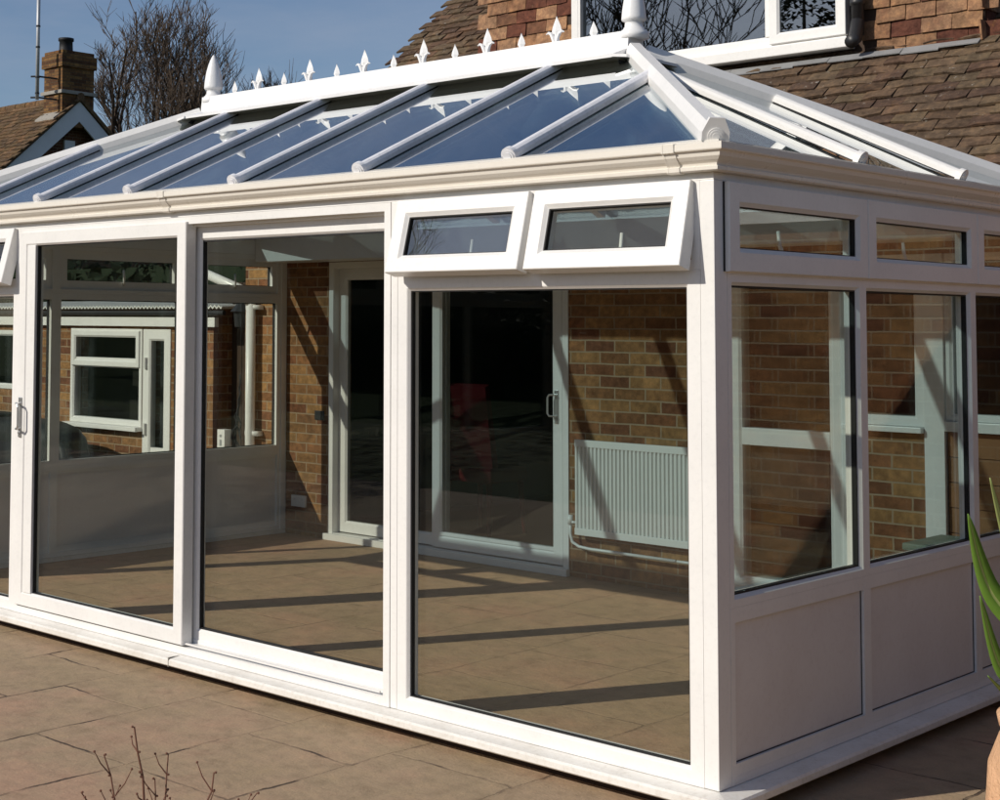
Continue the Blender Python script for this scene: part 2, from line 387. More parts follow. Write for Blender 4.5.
# first sash is wider at its left stile where it covers the frame
obj('stile_cover',pbox(B(),T1,-4.258,-4.180,.119,2.021,-.045,.0115,.003),'upvc',door)
RL[s1.name]=RL[door.name]
bm=B(); pbox(bm,T1,-4.1795,-2.955,.115,2.025,-.034,-.020); o=obj('pane',bm,'glass',door)
gasket(T1,-4.1795,-2.9605,.1205,2.0195,-.008,door)
T2=plane_front(.066)
s2=obj('sash',ring(B(),T2,-2.93,-1.566,.048,2.075,[(0,-.04),(0,.004),(.060,.004),(.070,-.006),(.070,-.04)]),'upvc',door)
obj('shadow_strip',pbox(B(),T2,-3.01,-2.9305,.05,2.07,-.04,.0),'upvc',door)  # hidden strip added behind the first sash to widen the stile's floor shadow
bm=B(); pbox(bm,T2,-2.868,-1.63,.112,2.010,-.038,-.024); obj('pane',bm,'glass',door)
gasket(T2,-2.8605,-1.6355,.1175,2.0055,-.010,door,.008)
bm=B(); pbox(bm,F,-4.31,-1.60,.0485,.056,-.01,.0,0); pbox(bm,F,-4.31,-1.60,.0485,.066,-.066,-.058); obj('track',bm,'upvc',door)
def dhandle(P,u,v,sgn,parent,mat='chrome',s=1.0,front=.012):
    bm=B()
    pbox(bm,P,u-.014,u+.014,v-.11*s,v+.11*s,front,front+.007,.003)
    k=[(0,.075),(0.0,.075),(.0,.0)]
    pts=[P(u,v+.075*s,front),P(u,v+.078*s,front+.03),P(u+sgn*.03,v+.078*s,front+.042),P(u+sgn*.042,v+.06*s,front+.045),P(u+sgn*.042,v-.045*s,front+.045),P(u+sgn*.03,v-.062*s,front+.042),P(u,v-.062*s,front+.03),P(u,v-.06*s,front)]
    tube(bm,pts,.0065,8)
    tube(bm,[P(u,v-.085*s,front),P(u,v-.085*s,front+.014)],.007,8)
    obj('handle',bm,mat,parent,smooth=False)
dhandle(T1,-4.30,1.07,1,door,'chrome')
bm=B(); tube(bm,[T1(-4.262,1.13,-.06),T1(-4.262,1.13,-.09),T1(-4.262,.99,-.09),T1(-4.262,.99,-.06)],.006,8); obj('handle',bm,'chrome',door)
# side walls
def side_wall(P,gm,m1,m2):
    ys=[(.0845,m1),(m1+.0005,m2),(m2+.0005,D-.0605)]
    for i,(a,b) in enumerate(ys):
        a2=a-.020 if i else a; b2=b+.020 if i<2 else b
        # lower panel
        fr=obj('panel_frame',ring(B(),P,a,b,0,.612,[(0,-.062),(0,0),(.030,0),(.030,-.022),(.030,-.062)]),'upvc',cons)
        # profile rails: wider at top and bottom
        obj('rail',pbox(B(),P,a+.0302,b-.0302,.0302,.072,-.05,-.0005),'upvc',fr); obj('rail',pbox(B(),P,a+.0302,b-.0302,.560,.5818,-.05,-.0005),'upvc',fr)
        pn=obj('panel',pbox(B(),P,a+.0305,b-.0305,.0725,.5595,-.045,-.014),'upvc_panel',fr)
        obj('gasket',ring(B(),P,a+.031,b-.031,.073,.559,[(0,-.0135),(0,-.011),(.003,-.011),(.003,-.0135)]),'rubber',fr)
        w=obj('window_frame',ring(B(),P,a,b,.6125,1.789,[(0,-.062),(0,0),(.028,0),(.030,-.003),(.040,-.014),(.040,-.062)]),'upvc',cons)
        pane('pane',P,a+.034,b-.034,.645,1.757,-.052,gm,w)
        gasket(P,a+.0395,b-.0395,.652,1.7495,-.019,w,.007)
        obj('vent_frame',ring(B(),P,a,b,1.7895,ZT,[(0,-.062),(0,0),(.032,0),(.032,-.062)]),'upvc',cons)
        lo=a-.018 if i==0 else a+.012; hi=b+.008
        if i==0: obj('gasket',pbox(B(),P,.0585,.0655,1.797,2.117,.0005,.004),'rubber',cons)  # flat black strip painted in for the dark gap beside the opening light
        opener(P,lo,hi,1.797,2.117,0.0,cons,gm,w=.085,df=.022)
side_wall(plane_right(0.0),'glass_side',1.1275,2.206)
side_wall(plane_left(-W),'glass',1.245,2.375)
# ---- roof
def lerp(a,b,t): return Vector(a)*(1-t)+Vector(b)*t
FR=(Vector((-.0,.0,ZE)),Vector((RX1,RY,RZ-.01)),Vector((RX0,RY,RZ-.01)),Vector((-W,0,ZE)))
def quadslab(bm,pts,th):
    n=(Vector(pts[1])-Vector(pts[0])).cross(Vector(pts[2])-Vector(pts[0])).normalized()
    if n.z<0: n=-n
    return prism(bm,pts,-n*th)
hipc=Vector((0,0,ZE)); r1=Vector((RX1,RY,RZ)); r0=Vector((RX0,RY,RZ)); fl=Vector((-W,0,ZE)); br=Vector((0,BY,ZE)); bl_=Vector((-W,BY,ZE))
xs=[-.88,-1.70,-2.52,-3.33,-4.14,-4.96]
def zf(y): return ZE+(RZ-ZE)*y/RY
def zb(y): return ZE+(RZ-ZE)*(BY-y)/(BY-RY)
# glass panels of the front slope, between bars
def hipx_r(y): return RX1*y/RY
def hipx_l(y): return -W+(RX0+W)*y/RY
fx=[0]+xs+[-W]
def clip_slope(xa,xb,yend,zfun,ysign):
    pass
def slope_panel(xa,xb,ye,zfun,yr):
    # polygon of slope between x=xa and xb (xa>xb), eaves at ye, ridge at yr
    def ylim(x):
        if x>RX1: t=x/RX1
        elif x<RX0: t=(x+W)/(RX0+W)
        else: t=1
        return ye+(yr-ye)*t
    pts=[(xb,ye,zfun(ye)),(xa,ye,zfun(ye))]
    up=[x for x in (xa,RX1,RX0,xb) if xb<=x<=xa]
    for x in sorted(set(up),reverse=True):
        y=ylim(x); p=(x,y,zfun(y))
        if (Vector(p)-Vector(pts[-1])).length>1e-4 and (Vector(p)-Vector(pts[0])).length>1e-4: pts.append(p)
    return pts
roof=obj('roof_pane',quadslab(B(),slope_panel(fx[0],fx[1],0,zf,RY),.016),'roof_glass',cons)
for a,b in zip(fx[1:],fx[2:]): obj('roof_pane',quadslab(B(),slope_panel(a,b,0,zf,RY),.016),'roof_glass',cons)
for a,b in zip(fx,fx[1:]): obj('roof_pane',quadslab(B(),slope_panel(a,b,BY,zb,RY),.016),'roof_glass',cons)
# end slopes
sy=[0,1.06,2.03,BY]
def end_panel(y0,y1,right):
    X0=0 if right else -W; XR=RX1 if right else RX0
    def xl(y):
        t=y/RY if y<RY else (BY-y)/(BY-RY); return X0+(XR-X0)*t, ZE+(RZ-ZE)*t
    pts=[(X0,y1,ZE),(X0,y0,ZE)]
    for y in sorted({y0,y1,RY}) :
        if y0<=y<=y1:
            x,z=xl(y)
            if abs(x-X0)>1e-4: pts.append((x,y,z))
    return pts
for rt in (True,False):
    for a,b in zip(sy,sy[1:]): obj('roof_pane',quadslab(B(),end_panel(a,b,rt),.016),'roof_glass',cons)
def bar(p0,p1,nrm,w=.058,h=.040,name='glazing_bar',boss=True,lift=.005,mat='upvc_bar',flat=False):
    p0=Vector(p0);p1=Vector(p1); d=(p1-p0).normalized(); n=(nrm-d*nrm.dot(d)).normalized(); s=d.cross(n)
    prof=[(-w/2,0),(w/2,0),(w/2,h*.45),(w*.40,h*.75),(w*.22,h*.95),(0,h),(-w*.22,h*.95),(-w*.40,h*.75),(-w/2,h*.45)]
    if flat: prof=[(-w/2,-.024),(w/2,-.024),(w/2,h*.2),(w*.27,h),(-w*.27,h),(-w/2,h*.2)]
    bm=B(); prism(bm,[p0+s*a+n*(b+lift) for a,b in prof],p1-p0)
    o=obj(name,bm,mat,cons)
    # dark rubber between bar and glass, and the white lower half of the bar under the glass
    bm=B(); prism(bm,[p0+s*a+n*b for a,b in ((-w*.42,.0),(w*.42,.0),(w*.42,lift),(-w*.42,lift))],(p1-p0)*.995); obj('gasket',bm,'rubber',o)
    bm=B(); prism(bm,[p0+d*.12+s*a+n*b for a,b in ((-w*.46,-.060),(w*.46,-.060),(w*.46,-.0175),(-w*.46,-.0175))],(p1-p0)*.93); obj('rafter',bm,'upvc',o)
    if boss:
        c=p0+n*(h*.45+lift-.004); rr=w*.60
        bm=B(); q0=c-d*.020; 
        tube(bm,[q0,q0+d*.022],rr,20)
        tube(bm,[q0-d*.003,q0],rr*.72,20); tube(bm,[q0-d*.006,q0-d*.003],rr*.45,16)
        if flat:
            bm.free(); bm=B(); prism(bm,[q0+s*a+n*b for a,b in ((-w*.56,-.030),(w*.56,-.030),(w*.56,h*.1),(w*.30,h*.9+lift),(-w*.30,h*.9+lift),(-w*.56,h*.1))],d*.020)
            for r_,t_ in ((.60,.004),(.44,.007),(.26,.009)): tube(bm,[c-n*.010-d*(.020+t_),c-n*.010-d*.019],w*.56*r_,20)
            obj('end_cap',bm,mat,o); return o
        pr_=[(-rr,-.028),(rr,-.028),(rr,0.01),(-rr,0.01)]
        prism(bm,[q0+s*a+n*(b) for a,b in ((-rr,-.030),(rr,-.030),(rr*.98,.0),(-rr*.98,.0))],d*.022)
        obj('end_cap',bm,mat,o)
    return o
nf=Vector((0,-(RZ-ZE),RY)).normalized(); nb=Vector((0,(RZ-ZE),BY-RY)).normalized()
nr=Vector((RZ-ZE,0,-RX1)).normalized(); nl=Vector((-(RZ-ZE),0,RX0+W)).normalized()
for x in xs:
    if x>RX1: y1=RY*x/RX1-.03
    elif x<RX0: y1=RY*(x+W)/(RX0+W)-.03
    else: y1=RY-.10
    bar((x,-.015,zf(-.015)),(x,y1,zf(y1)),nf)
    y2=BY-(BY-RY)*(y1/RY); bar((x,BY,zb(BY)),(x,y2+.02,zb(y2+.02)),nb,boss=False)
for y in (1.06,2.03):
    t=(y/RY if y<RY else (BY-y)/(BY-RY))-.03
    bar((.015,y,ZE),(RX1*t,y,ZE+(RZ-ZE)*t),nr,mat='upvc')
    bar((-W-.015,y,ZE),(-W+(RX0+W)*t,y,ZE+(RZ-ZE)*t),nl,boss=False)
for a,b,n,bs in ((hipc,r1,(nf+nr),True),(fl,r0,(nf+nl),True),(br,r1,(nb+nr),False),(bl_,r0,(nb+nl),False)):
    d=(b-a).normalized(); bar(a-d*.015*(1 if bs else 0),b-d*.06,n.normalized(),w=.085,h=.050,name='hip_bar',boss=bs,mat='upvc',lift=.010,flat=True)
# ridge
bm=B()
HW=.20
prism(bm,[(RX0-.02,RY-HW,RZ-.045),(RX0-.02,RY-HW,RZ-.030),(RX0-.02,RY-.07,RZ+.016),(RX0-.02,RY-.06,RZ+.105),(RX0-.02,RY+.06,RZ+.105),(RX0-.02,RY+.07,RZ+.016),(RX0-.02,RY+HW,RZ-.030),(RX0-.02,RY+HW,RZ-.045)],(RX1-RX0+.04,0,0))
for sgn,xe in ((1,RX1),(-1,RX0)):
    xa=xe+sgn*.018; xb=xe+sgn*.10; xc=xe+sgn*.17
    for th in (0,):
        prism(bm,[(xa,RY-.21,RZ-.030),(xa,RY+.21,RZ-.030),(xb,RY+.27,RZ-.040),(xb,RY-.20,RZ-.040)],(0,0,-.014))
        prism(bm,[(xb,RY-.20,RZ-.0401),(xb,RY+.27,RZ-.0401),(xc,RY+.33,RZ-.056),(xc,RY-.10,RZ-.056)],(0,0,-.014))
ridge=obj('ridge',bm,'upvc_ridge',cons)
bm=B(); box(bm,RX0-.02,RX1+.02,RY-.10,RY+.10,RZ-.11,RZ-.0455)
prism(bm,[(RX1+.021,RY-.15,RZ-.05),(RX1+.021,RY+.15,RZ-.05),(RX1+.17,RY+.12,RZ-.10),(RX1+.17,RY-.12,RZ-.10)],(0,0,-.035))
prism(bm,[(RX0-.021,RY-.15,RZ-.05),(RX0-.021,RY+.15,RZ-.05),(RX0-.17,RY+.12,RZ-.10),(RX0-.17,RY-.12,RZ-.10)],(0,0,-.035))
obj('vent_strip',bm,'ridge_underside',ridge)
def finial(x,h):
    c=(x,RY,RZ+.10); bm=B()
    lathe(bm,c,[(.072,-.03),(.074,.0),(.060,.006),(.060,.012),(.052,.015),(.050,.024),(.045,.027),(.043,.055),(.056,.059),(.060,.065),(.0595,.075),(.056,.115),(.048,.165),(.036,.21),(.021,.25),(.008,.275),(.0,.283)],24)
    obj('finial',bm,'upvc_ridge',ridge,smooth=True)
finial(RX1+.01,.4); finial(RX0+.02,.4)
def spike(bm,x,z,h,wd,T=.012):
    # leaf shaped spear with a central rib: four-sided
    c=Vector((x,RY,z))
    prof=[(0,0,.3),(.30,.0,.36),(.33,0,.30)]
    rows=[]
    for t,rw in ((0,.42),(.12,.30),(.16,.62),(.34,1.0),(.55,.80),(.8,.36),(1.0,.03)):
        r=wd*rw; d=T*max(.25,rw)
        rows.append([bm.verts.new(c+Vector((r,0,t*h))),bm.verts.new(c+Vector((0,-d,t*h))),bm.verts.new(c+Vector((-r,0,t*h))),bm.verts.new(c+Vector((0,d,t*h)))])
    for a,b in zip(rows,rows[1:]):
        for k in range(4): bm.faces.new([a[k],a[(k+1)%4],b[(k+1)%4],b[k]])
    bm.faces.new(rows[0]); bm.faces.new(rows[-1])
nsp=13
for i in range(nsp):
    x=RX0+(RX1-RX0)*(i+1)/(nsp+1); z=RZ+.103
    bm=B()
    if i%2==0:
        spike(bm,x,z,.088,.025); obj('crest_spike',bm,'upvc_ridge',ridge)
    else:
        spike(bm,x,z+.028,.117,.031); tube(bm,[(x,RY,z-.004),(x,RY,z+.045)],[.016,.013],8)
        for sg in (-1,1):
            tube(bm,[(x+sg*.005,RY-.010,z+.0),(x+sg*.014,RY-.013,z+.030),(x+sg*.026,RY-.013,z+.054),(x+sg*.042,RY-.013,z+.062),(x+sg*.056,RY-.013,z+.056)],[.011,.011,.010,.007,.003],6)
        obj('crest_flower',bm,'upvc_ridge',ridge)
# box gutter behind the roof
bm=B(); box(bm,-W+.071,-.071,BY-.012,BY+.012,2.065,2.25); box(bm,-W+.071,-.071,BY+.0125,D-.003,2.065,2.10); box(bm,-W+.071,-.071,D-.045,D-.003,2.101,2.37); obj('box_gutter',bm,'upvc',cons)

# ------------------------------------------------------------------ house
HX0=-6.27; HX1=7.0
house=thing('house',(-2,6,-.1),'brick house with tile hung dormer and mossy tiled roof behind the conservatory','house')
def wallpieces(bm,x0,x1,y0,y1,z0,z1,holes):
    xs_=sorted({x0,x1,*[h[0] for h in holes],*[h[1] for h in holes]})
    for a,b in zip(xs_,xs_[1:]):
        hs=sorted([h for h in holes if h[0]<b-1e-6 and h[1]>a+1e-6],key=lambda h:h[2]); z=z0
        for h in hs:
            if h[2]>z+1e-6: box(bm,a,b,y0,y1,z,h[2])
            z=max(z,h[3])
        if z<z1-1e-6: box(bm,a,b,y0,y1,z,z1)
    bmesh.ops.remove_doubles(bm,verts=bm.verts,dist=1e-5)
holes=[(-5.31,-3.10,-.03,2.06),(-1.95,-1.20,-.03,2.0),(-1.20,-.755,1.03,2.0),(-.645,-.06,-.0301,2.0)]
bm=B(); wallpieces(bm,HX0,HX1,D,D+.24,-.15,2.42,holes)
box(bm,HX0,HX0+.24,D+.24,10.0,-.15,2.42)
t40=math.tan(R(40))
prism(bm,[(HX0+.02,D+.24,2.421),(HX0+.02,10.0,2.421),(HX0+.02,10.0,2.40+(10-D)*t40-.08),(HX0+.02,D+.24,2.46)],(.2,0,0))
wall=obj('wall',bm,'brick',house)
# room beyond the glass
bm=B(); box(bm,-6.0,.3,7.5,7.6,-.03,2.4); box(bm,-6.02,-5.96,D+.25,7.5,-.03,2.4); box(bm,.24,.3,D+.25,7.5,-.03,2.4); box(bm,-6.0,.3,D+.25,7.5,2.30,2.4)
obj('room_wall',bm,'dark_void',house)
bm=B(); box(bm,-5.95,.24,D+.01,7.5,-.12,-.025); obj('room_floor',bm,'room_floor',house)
# roof tiles as real tiles
def tiled(bm,org,du,dv,nrm,nu,nv,tw,tg,skip=None,th=.012,jit=.004,tilt=.05,side=None,rag=.002,camber=.002):
    org=Vector(org);du=Vector(du).normalized();dv=Vector(dv).normalized();n=Vector(nrm).normalized()
    for j in range(nv):
        off=(.5 if j%2 else 0)*tw
        for i in range(-1,nu+1):
            u=i*tw+off; v=j*tg
            if u<-.6*tw or u>nu*tw-.4*tw: continue
            p=org+du*u+dv*v
            if skip and skip(p+du*tw/2): continue
            a=tilt+random.uniform(-.012,.022); L=tg*1.25; lift=random.uniform(0,jit); w=tw-random.uniform(.003,.008); dr=random.uniform(-1,1)*(rag+.003)
            tw_=random.uniform(-1,1)*(rag+.003)
            rows_=[]
            for vv,k in ((0,0),(.45*L,1),(L,2)):
                row=[]
                for q in range(4):
                    uu=w*q/3
                    h=lift+a*(L-vv)+tw_*(q/1.5-1)*(1-vv/L)+(camber*math.sin(math.pi*q/3) if k<2 else 0)
                    rg=random.uniform(-rag,rag) if k==0 else 0
                    row.append(p+du*(uu+(random.uniform(-rag,rag)*.5 if k==0 else 0))+dv*(vv+dr*(q/3)+rg)+n*h)
                rows_.append(row)
            T=[[bm.verts.new(x_) for x_ in r_] for r_ in rows_]
            lo=[bm.verts.new(x_-n*th) for x_ in rows_[0]]
            for r_ in range(2):
                for q in range(3): bm.faces.new([T[r_][q],T[r_][q+1],T[r_+1][q+1],T[r_+1][q]])
            for q in range(3): bm.faces.new([lo[q+1],lo[q],T[0][q],T[0][q+1]][::-1])
            e0=bm.verts.new(rows_[2][0]-n*th); e1=bm.verts.new(rows_[2][3]-n*th)
            bm.faces.new([T[0][0],T[1][0],T[2][0],e0,lo[0]]); bm.faces.new([T[0][3],lo[3],e1,T[2][3],T[1][3]])
c40,s40=math.cos(R(40)),math.sin(R(40))
EY,EZ=D-.06,2.33
DX0,DX1,DY=-4.71,-.86,4.57
bm=B(); tiled(bm,(-6.36,EY,EZ),(1,0,0),(0,c40,s40),(0,-s40,c40),int((1.9+6.36)/.19),64,.19,.10,skip=lambda p:(DX0+.05<p.x<DX1-.08 and p.y>DY+.04),th=.017,jit=.012,tilt=.095,rag=.006,camber=.006)
# the rest of the slope to the right, coarser, out of frame
prism(bm,[(1.9,EY,EZ),(HX1,EY,EZ),(HX1,EY+6.4*c40,EZ+6.4*s40),(1.9,EY+6.4*c40,EZ+6.4*s40)],(0,-s40*-.02,-.05))
obj('roof',bm,'roof_tile',house)
bm=B()
prism(bm,[(-6.33,EY+.02,EZ-.03),(HX1,EY+.02,EZ-.03),(HX1,EY+6.4*c40,EZ+6.4*s40-.03),(-6.33,EY+6.4*c40,EZ+6.4*s40-.03)],(0,0,-.06)); obj('roof_deck',bm,'dark_wood',house)
bm=B(); prism(bm,[(-6.33,EY+6.4*c40,EZ+6.4*s40-.03),(HX1,EY+6.4*c40,EZ+6.4*s40-.03),(HX1,14,EZ-.2),(-6.33,14,EZ-.2)],(0,0,-.08)); obj('rear_roof',bm,'roof_tile',house)
bm=B(); box(bm,1.0,HX1,EY-.03,EY+.03,EZ-.13,EZ-.02); obj('fascia',bm,'upvc',house)
# dormer
WX0,WX1,WZ0,WZ1=-3.87,-1.715,3.40,4.68
bm=B(); wallpieces(bm,DX0,DX1,DY+.02,DY+.14,3.0,4.95,[(WX0+.02,WX1-.02,WZ0+.02,WZ1-.02)])
for xx in (DX0,DX1-.1): box(bm,xx,xx+.1,DY+.14,8.2,3.0,4.95)
box(bm,DX0,DX1,8.0,8.2,3.0,4.95)
dorm=obj('dormer',bm,'dark_wood',house)
bm=B()
def sk(p): return (WX0-.06<p.x<WX1+.15 and WZ0-.1<p.z<WZ1+.03) 
tiled(bm,(DX0,DY+.02,3.24),(1,0,0),(0,0,1),(0,-1,0),int((DX1-DX0)/.19),17,.1925,.10,skip=sk,tilt=.12,jit=.004,rag=.003)
tiled(bm,(DX0,8.1,3.24),(0,-1,0),(0,0,1),(-1,0,0),18,17,.19,.10,tilt=.09)
tiled(bm,(DX1,DY+.04,3.24),(0,1,0),(0,0,1),(1,0,0),18,17,.19,.10,tilt=.09)
obj('tile_cladding',bm,'hung_tile',dorm)
bm=B(); box(bm,DX0-.08,DX1+.08,DY-.14,8.3,4.95,5.04); obj('dormer_roof',bm,'lead',dorm)
# lead flashing at the dormer foot
bm=B(); zfl=EZ+(DY-EY)*t40
for i in range(16):
    xa=DX0+.0+(DX1-DX0)*i/16; xb=DX0+(DX1-DX0)*(i+1)/16-.002
    j=random.uniform(-.008,.008)
    prism(bm,[(xa,DY-.026,zfl+.004),(xb,DY-.026,zfl+.004),(xb,DY-.085,zfl-.038+j),(xa,DY-.085,zfl-.038+j)],(0,-.003,.006))
obj('flashing',bm,'lead',dorm)
PW=plane_front(DY-.02)
uw=obj('dormer_window',ring(B(),PW,WX0,WX1,WZ0+.07,WZ1,frprof(.075,-.08,.02)),'upvc',house)
bm=B(); pbox(bm,PW,WX0-.03,WX1+.03,WZ0-.002,WZ0+.068,-.06,.075,.006); obj('sill',bm,'upvc',uw)
bm=B(); pbox(bm,PW,-2.285,-2.225,WZ0+.145,WZ1-.075,-.07,.018); pbox(bm,PW,-3.85,-3.79,WZ0+.145,WZ1-.075,-.07,.018)
obj('mullion',bm,'upvc',uw)
cs_=obj('casement',ring(B(),PW,-2.24,WX1+.012,WZ0+.085,WZ1-.02,frprof(.072,.0,.05)),'upvc',uw)
pane('pane',PW,-3.79,-2.285,WZ0+.14,WZ1-.07,-.03,'mirror_glass',uw)
pane('pane',PW,-2.18,WX1-.055,WZ0+.15,WZ1-.08,.02,'mirror_glass',uw)
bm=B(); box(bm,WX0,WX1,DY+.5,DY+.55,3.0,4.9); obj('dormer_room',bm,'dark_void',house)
bm=B(); tube(bm,[(-1.625,DY-.06,3.47),(-1.625,DY-.06,4.94)],.040,14); tube(bm,[(-1.625,DY-.06,3.56),(-1.625,DY-.10,3.44),(-1.625,DY-.16,3.41)],.042,14); tube(bm,[(-1.625,DY-.06,3.66),(-1.625,DY-.06,3.70)],.048,14)
obj('drainpipe',bm,'black_plastic',house,smooth=True)
# house patio door (inside the conservatory)
H=plane_front(D)
pd=obj('patio_door',ring(B(),H,-5.31,-3.10,-.029,2.06,[(0,-.10),(0,.008),(.045,.008),(.05,.0),(.05,-.10)]),'upvc',house)
bm=B(); pbox(bm,H,-5.33,-3.09,-.0295,.018,.009,.05,.004); obj('threshold',bm,'upvc',pd)
f1=ring(B(),H,-5.26,-4.19,.03,2.01,frprof(.085,-.09,-.05)); obj('sash',f1,'upvc',pd)
f2=ring(B(),H,-4.285,-3.155,.03,2.01,frprof(.085,-.045,-.004)); 
pbox(f2,H,-4.283,-3.157,.115,.14,-.043,-.006); obj('sash',f2,'upvc',pd)
pane('pane',H,-5.18,-4.27,.11,1.93,-.07,'dark_glass',pd); pane('pane',H,-4.205,-3.235,.135,1.93,-.025,'dark_glass',pd)
dhandle(H,-3.20,1.06,-1,pd,'chrome',1.0,front=-.003)
# back door and window at the right end of the wall
bd=obj('back_door',ring(B(),H,-1.95,-1.2005,.03,2.0,frprof(.10,-.09,.012)),'upvc',house)
bm=B(); pbox(bm,H,-1.85,-1.30,.90,1.0,-.08,.006,.003); obj('rail',bm,'upvc',bd)
pane('pane',H,-1.86,-1.29,.12,1.91,-.04,'dark_glass',bd)
bm=B(); pbox(bm,H,-2.0,-1.19,-.0295,.029,-.09,.10,.004); obj('step',bm,'upvc',bd)
kw=obj('kitchen_window',ring(B(),H,-1.2,-.755,1.06,2.0,frprof(.055,-.09,.010)),'upvc',house)
pane('pane',H,-1.15,-.80,1.11,1.95,-.04,'dark_glass',kw)
bm=B(); pbox(bm,H,-1.21,-.7555,1.028,1.059,-.09,.06,.004); obj('sill',bm,'upvc',kw)
bm=B(); pbox(bm,H,-.755,-.645,-.03,2.0,-.09,.02,.004); obj('wall_post',bm,'upvc',house)
kw=obj('kitchen_window',ring(B(),H,-.6445,-.06,1.10,2.0,frprof(.04,-.09,.002)),'upvc',house)
pane('pane',H,-.61,-.095,1.13,1.97,-.04,'dark_glass',kw)
bm=B(); pbox(bm,H,-.6445,-.06,1.045,1.099,-.09,.03,.004); obj('sill',bm,'upvc',kw)
bm=B()
for k in range(8): pbox(bm,H,-.643,-.061,-.029+k*.134,-.029+(k+1)*.134-.004,-.09,-.02+.003*(k%2),.002)
obj('wood_panel',bm,'brown_boards',house)
# downpipe beyond the left end
bm=B(); tube(bm,[(-6.135,D-.065,-.08),(-6.135,D-.065,1.75)],.038,16)
for z in (.72,1.72): box(bm,-6.185,-6.05,D-.075,D-.004,z-.018,z+.018)
tube(bm,[(-6.135,D-.065,1.74),(-6.20,D-.10,1.86),(-6.80,D-.16,2.06)],.038,16)
tag(obj('downpipe',bm,'upvc',None,smooth=True,loc=(-6.135,D-.065,-.1)),'white plastic downpipe on the brick pier beyond the left end glazing','downpipe')
for o in COL.objects:
    pass

# ------------------------------------------------------------------ things inside
# radiator
rad=thing('radiator',(-2.5,D-.06,.25),'white ribbed panel radiator on the brick wall inside','radiator')
X0r,X1r,Z0r,Z1r=-3.00,-1.98,.255,.862; yr=D-.075
bm=B(); n=34; x=X0r+.012; step=(X1r-X0r-.024)/n
prof=[(X0r,yr-.0),(X0r+.012,yr-.006)]
for i in range(n):
    a=X0r+.012+i*step
    prof+=[(a+step*.18,yr-.006),(a+step*.30,yr+.006),(a+step*.62,yr+.006),(a+step*.74,yr-.006)]
prof+=[(X1r-.012,yr-.006),(X1r,yr)]
prof2=prof+[(X1r,yr+.03),(X0r,yr+.03)]
prism(bm,[(px_,py_,Z0r+.045) for px_,py_ in prof2],(0,0,Z1r-Z0r-.09))
obj('panel',bm,'radiator_white',rad)
bm=B(); box(bm,X0r,X1r,yr-.008,yr+.03,Z0r,Z0r+.0445,.003); box(bm,X0r,X1r,yr-.008,yr+.03,Z1r-.0445,Z1r,.003); obj('rim',bm,'radiator_white',rad)
bm=B(); tube(bm,[(X0r-.045,yr+.01,Z0r+.08),(X0r-.045,yr+.01,Z0r-.0),(X0r-.03,yr+.01,Z0r-.05),(X0r+.02,yr+.01,Z0r-.075),(X0r+.1,yr+.01,Z0r-.082),(-2.27,yr+.01,Z0r-.085)],.010,10)
tube(bm,[(-2.26,yr+.01,Z0r-.085),(-1.975,yr+.01,Z0r-.085)],.008,10); obj('pipe',bm,'radiator_white',rad,smooth=True)
bm=B(); tube(bm,[(X0r-.045,yr+.01,Z0r+.06),(X0r-.045,yr+.01,Z0r+.12)],.017,12); tube(bm,[(X0r-.045,yr+.01,Z0r+.075),(X0r+.0,yr+.01,Z0r+.075)],.009,10); obj('valve',bm,'radiator_white',rad,smooth=True)
for s in (-2.8,-2.2):
    obj('bracket',box(B(),s-.015,s+.015,yr+.0305,D-.001,.3,.8),'radiator_white',rad)
# double socket
so=thing('wall_socket',(-5.62,D,.2),'white double socket low on the brick wall by the left corner','socket')
obj('plate',box(B(),-5.70,-5.545,D-.022,D-.001,.185,.272,.004),'upvc',so)
bm=B()
for sx_ in (-5.665,-5.582): box(bm,sx_-.010,sx_+.010,D-.026,D-.0225,.235,.250,.001)
obj('switch',bm,'upvc_panel',so)
# dark air brick on the wall
bm=B(); box(bm,-5.46,-5.36,D-.008,D-.001,.86,.93,.002); tag(obj('wall_vent',bm,'black_plastic',None,loc=(-5.41,D,.86)),'small dark grey plate on the brick beside the patio door frame','vent')
# red chair in the dark room
ch=thing('armchair',(-4.72,4.55,-.03),'red fabric chair standing in the dark room behind the glass','chair')
cx_,cy_=-4.72,4.55
obj('seat',box(B(),cx_-.24,cx_+.24,cy_-.22,cy_+.24,.38,.50,.03),'red_fabric',ch)
bm=B(); prism(bm,[(cx_-.24,cy_-.20,.50),(cx_-.24,cy_-.13,.50),(cx_-.24,cy_-.24,1.14),(cx_-.24,cy_-.29,1.12)],(.48,0,0)); obj('backrest',bm,'red_fabric',ch)
for sx_ in (-1,1):
    for sy_ in (-1,1):
        tube_bm=B(); tube(tube_bm,[(cx_+sx_*.20,cy_+sy_*.19,.379),(cx_+sx_*.22,cy_+sy_*.22,-.024)],[.022,.016],8); obj('leg',tube_bm,'red_fabric',ch)
# green-grey crate by the end glass
cr=thing('storage_box',(-.42,D-.35,-.03),'grey green plastic storage tub inside the right end glazing','storage box')
bm=B(); prism(bm,[(-.62,D-.55,-.029),(-.20,D-.55,-.029),(-.20,D-.13,-.029),(-.62,D-.13,-.029)],(0,0,.50)); obj('body',bm,'green_box',cr)
obj('lid',box(B(),-.64,-.18,D-.57,D-.11,.472,.51,.012),'green_box',cr)

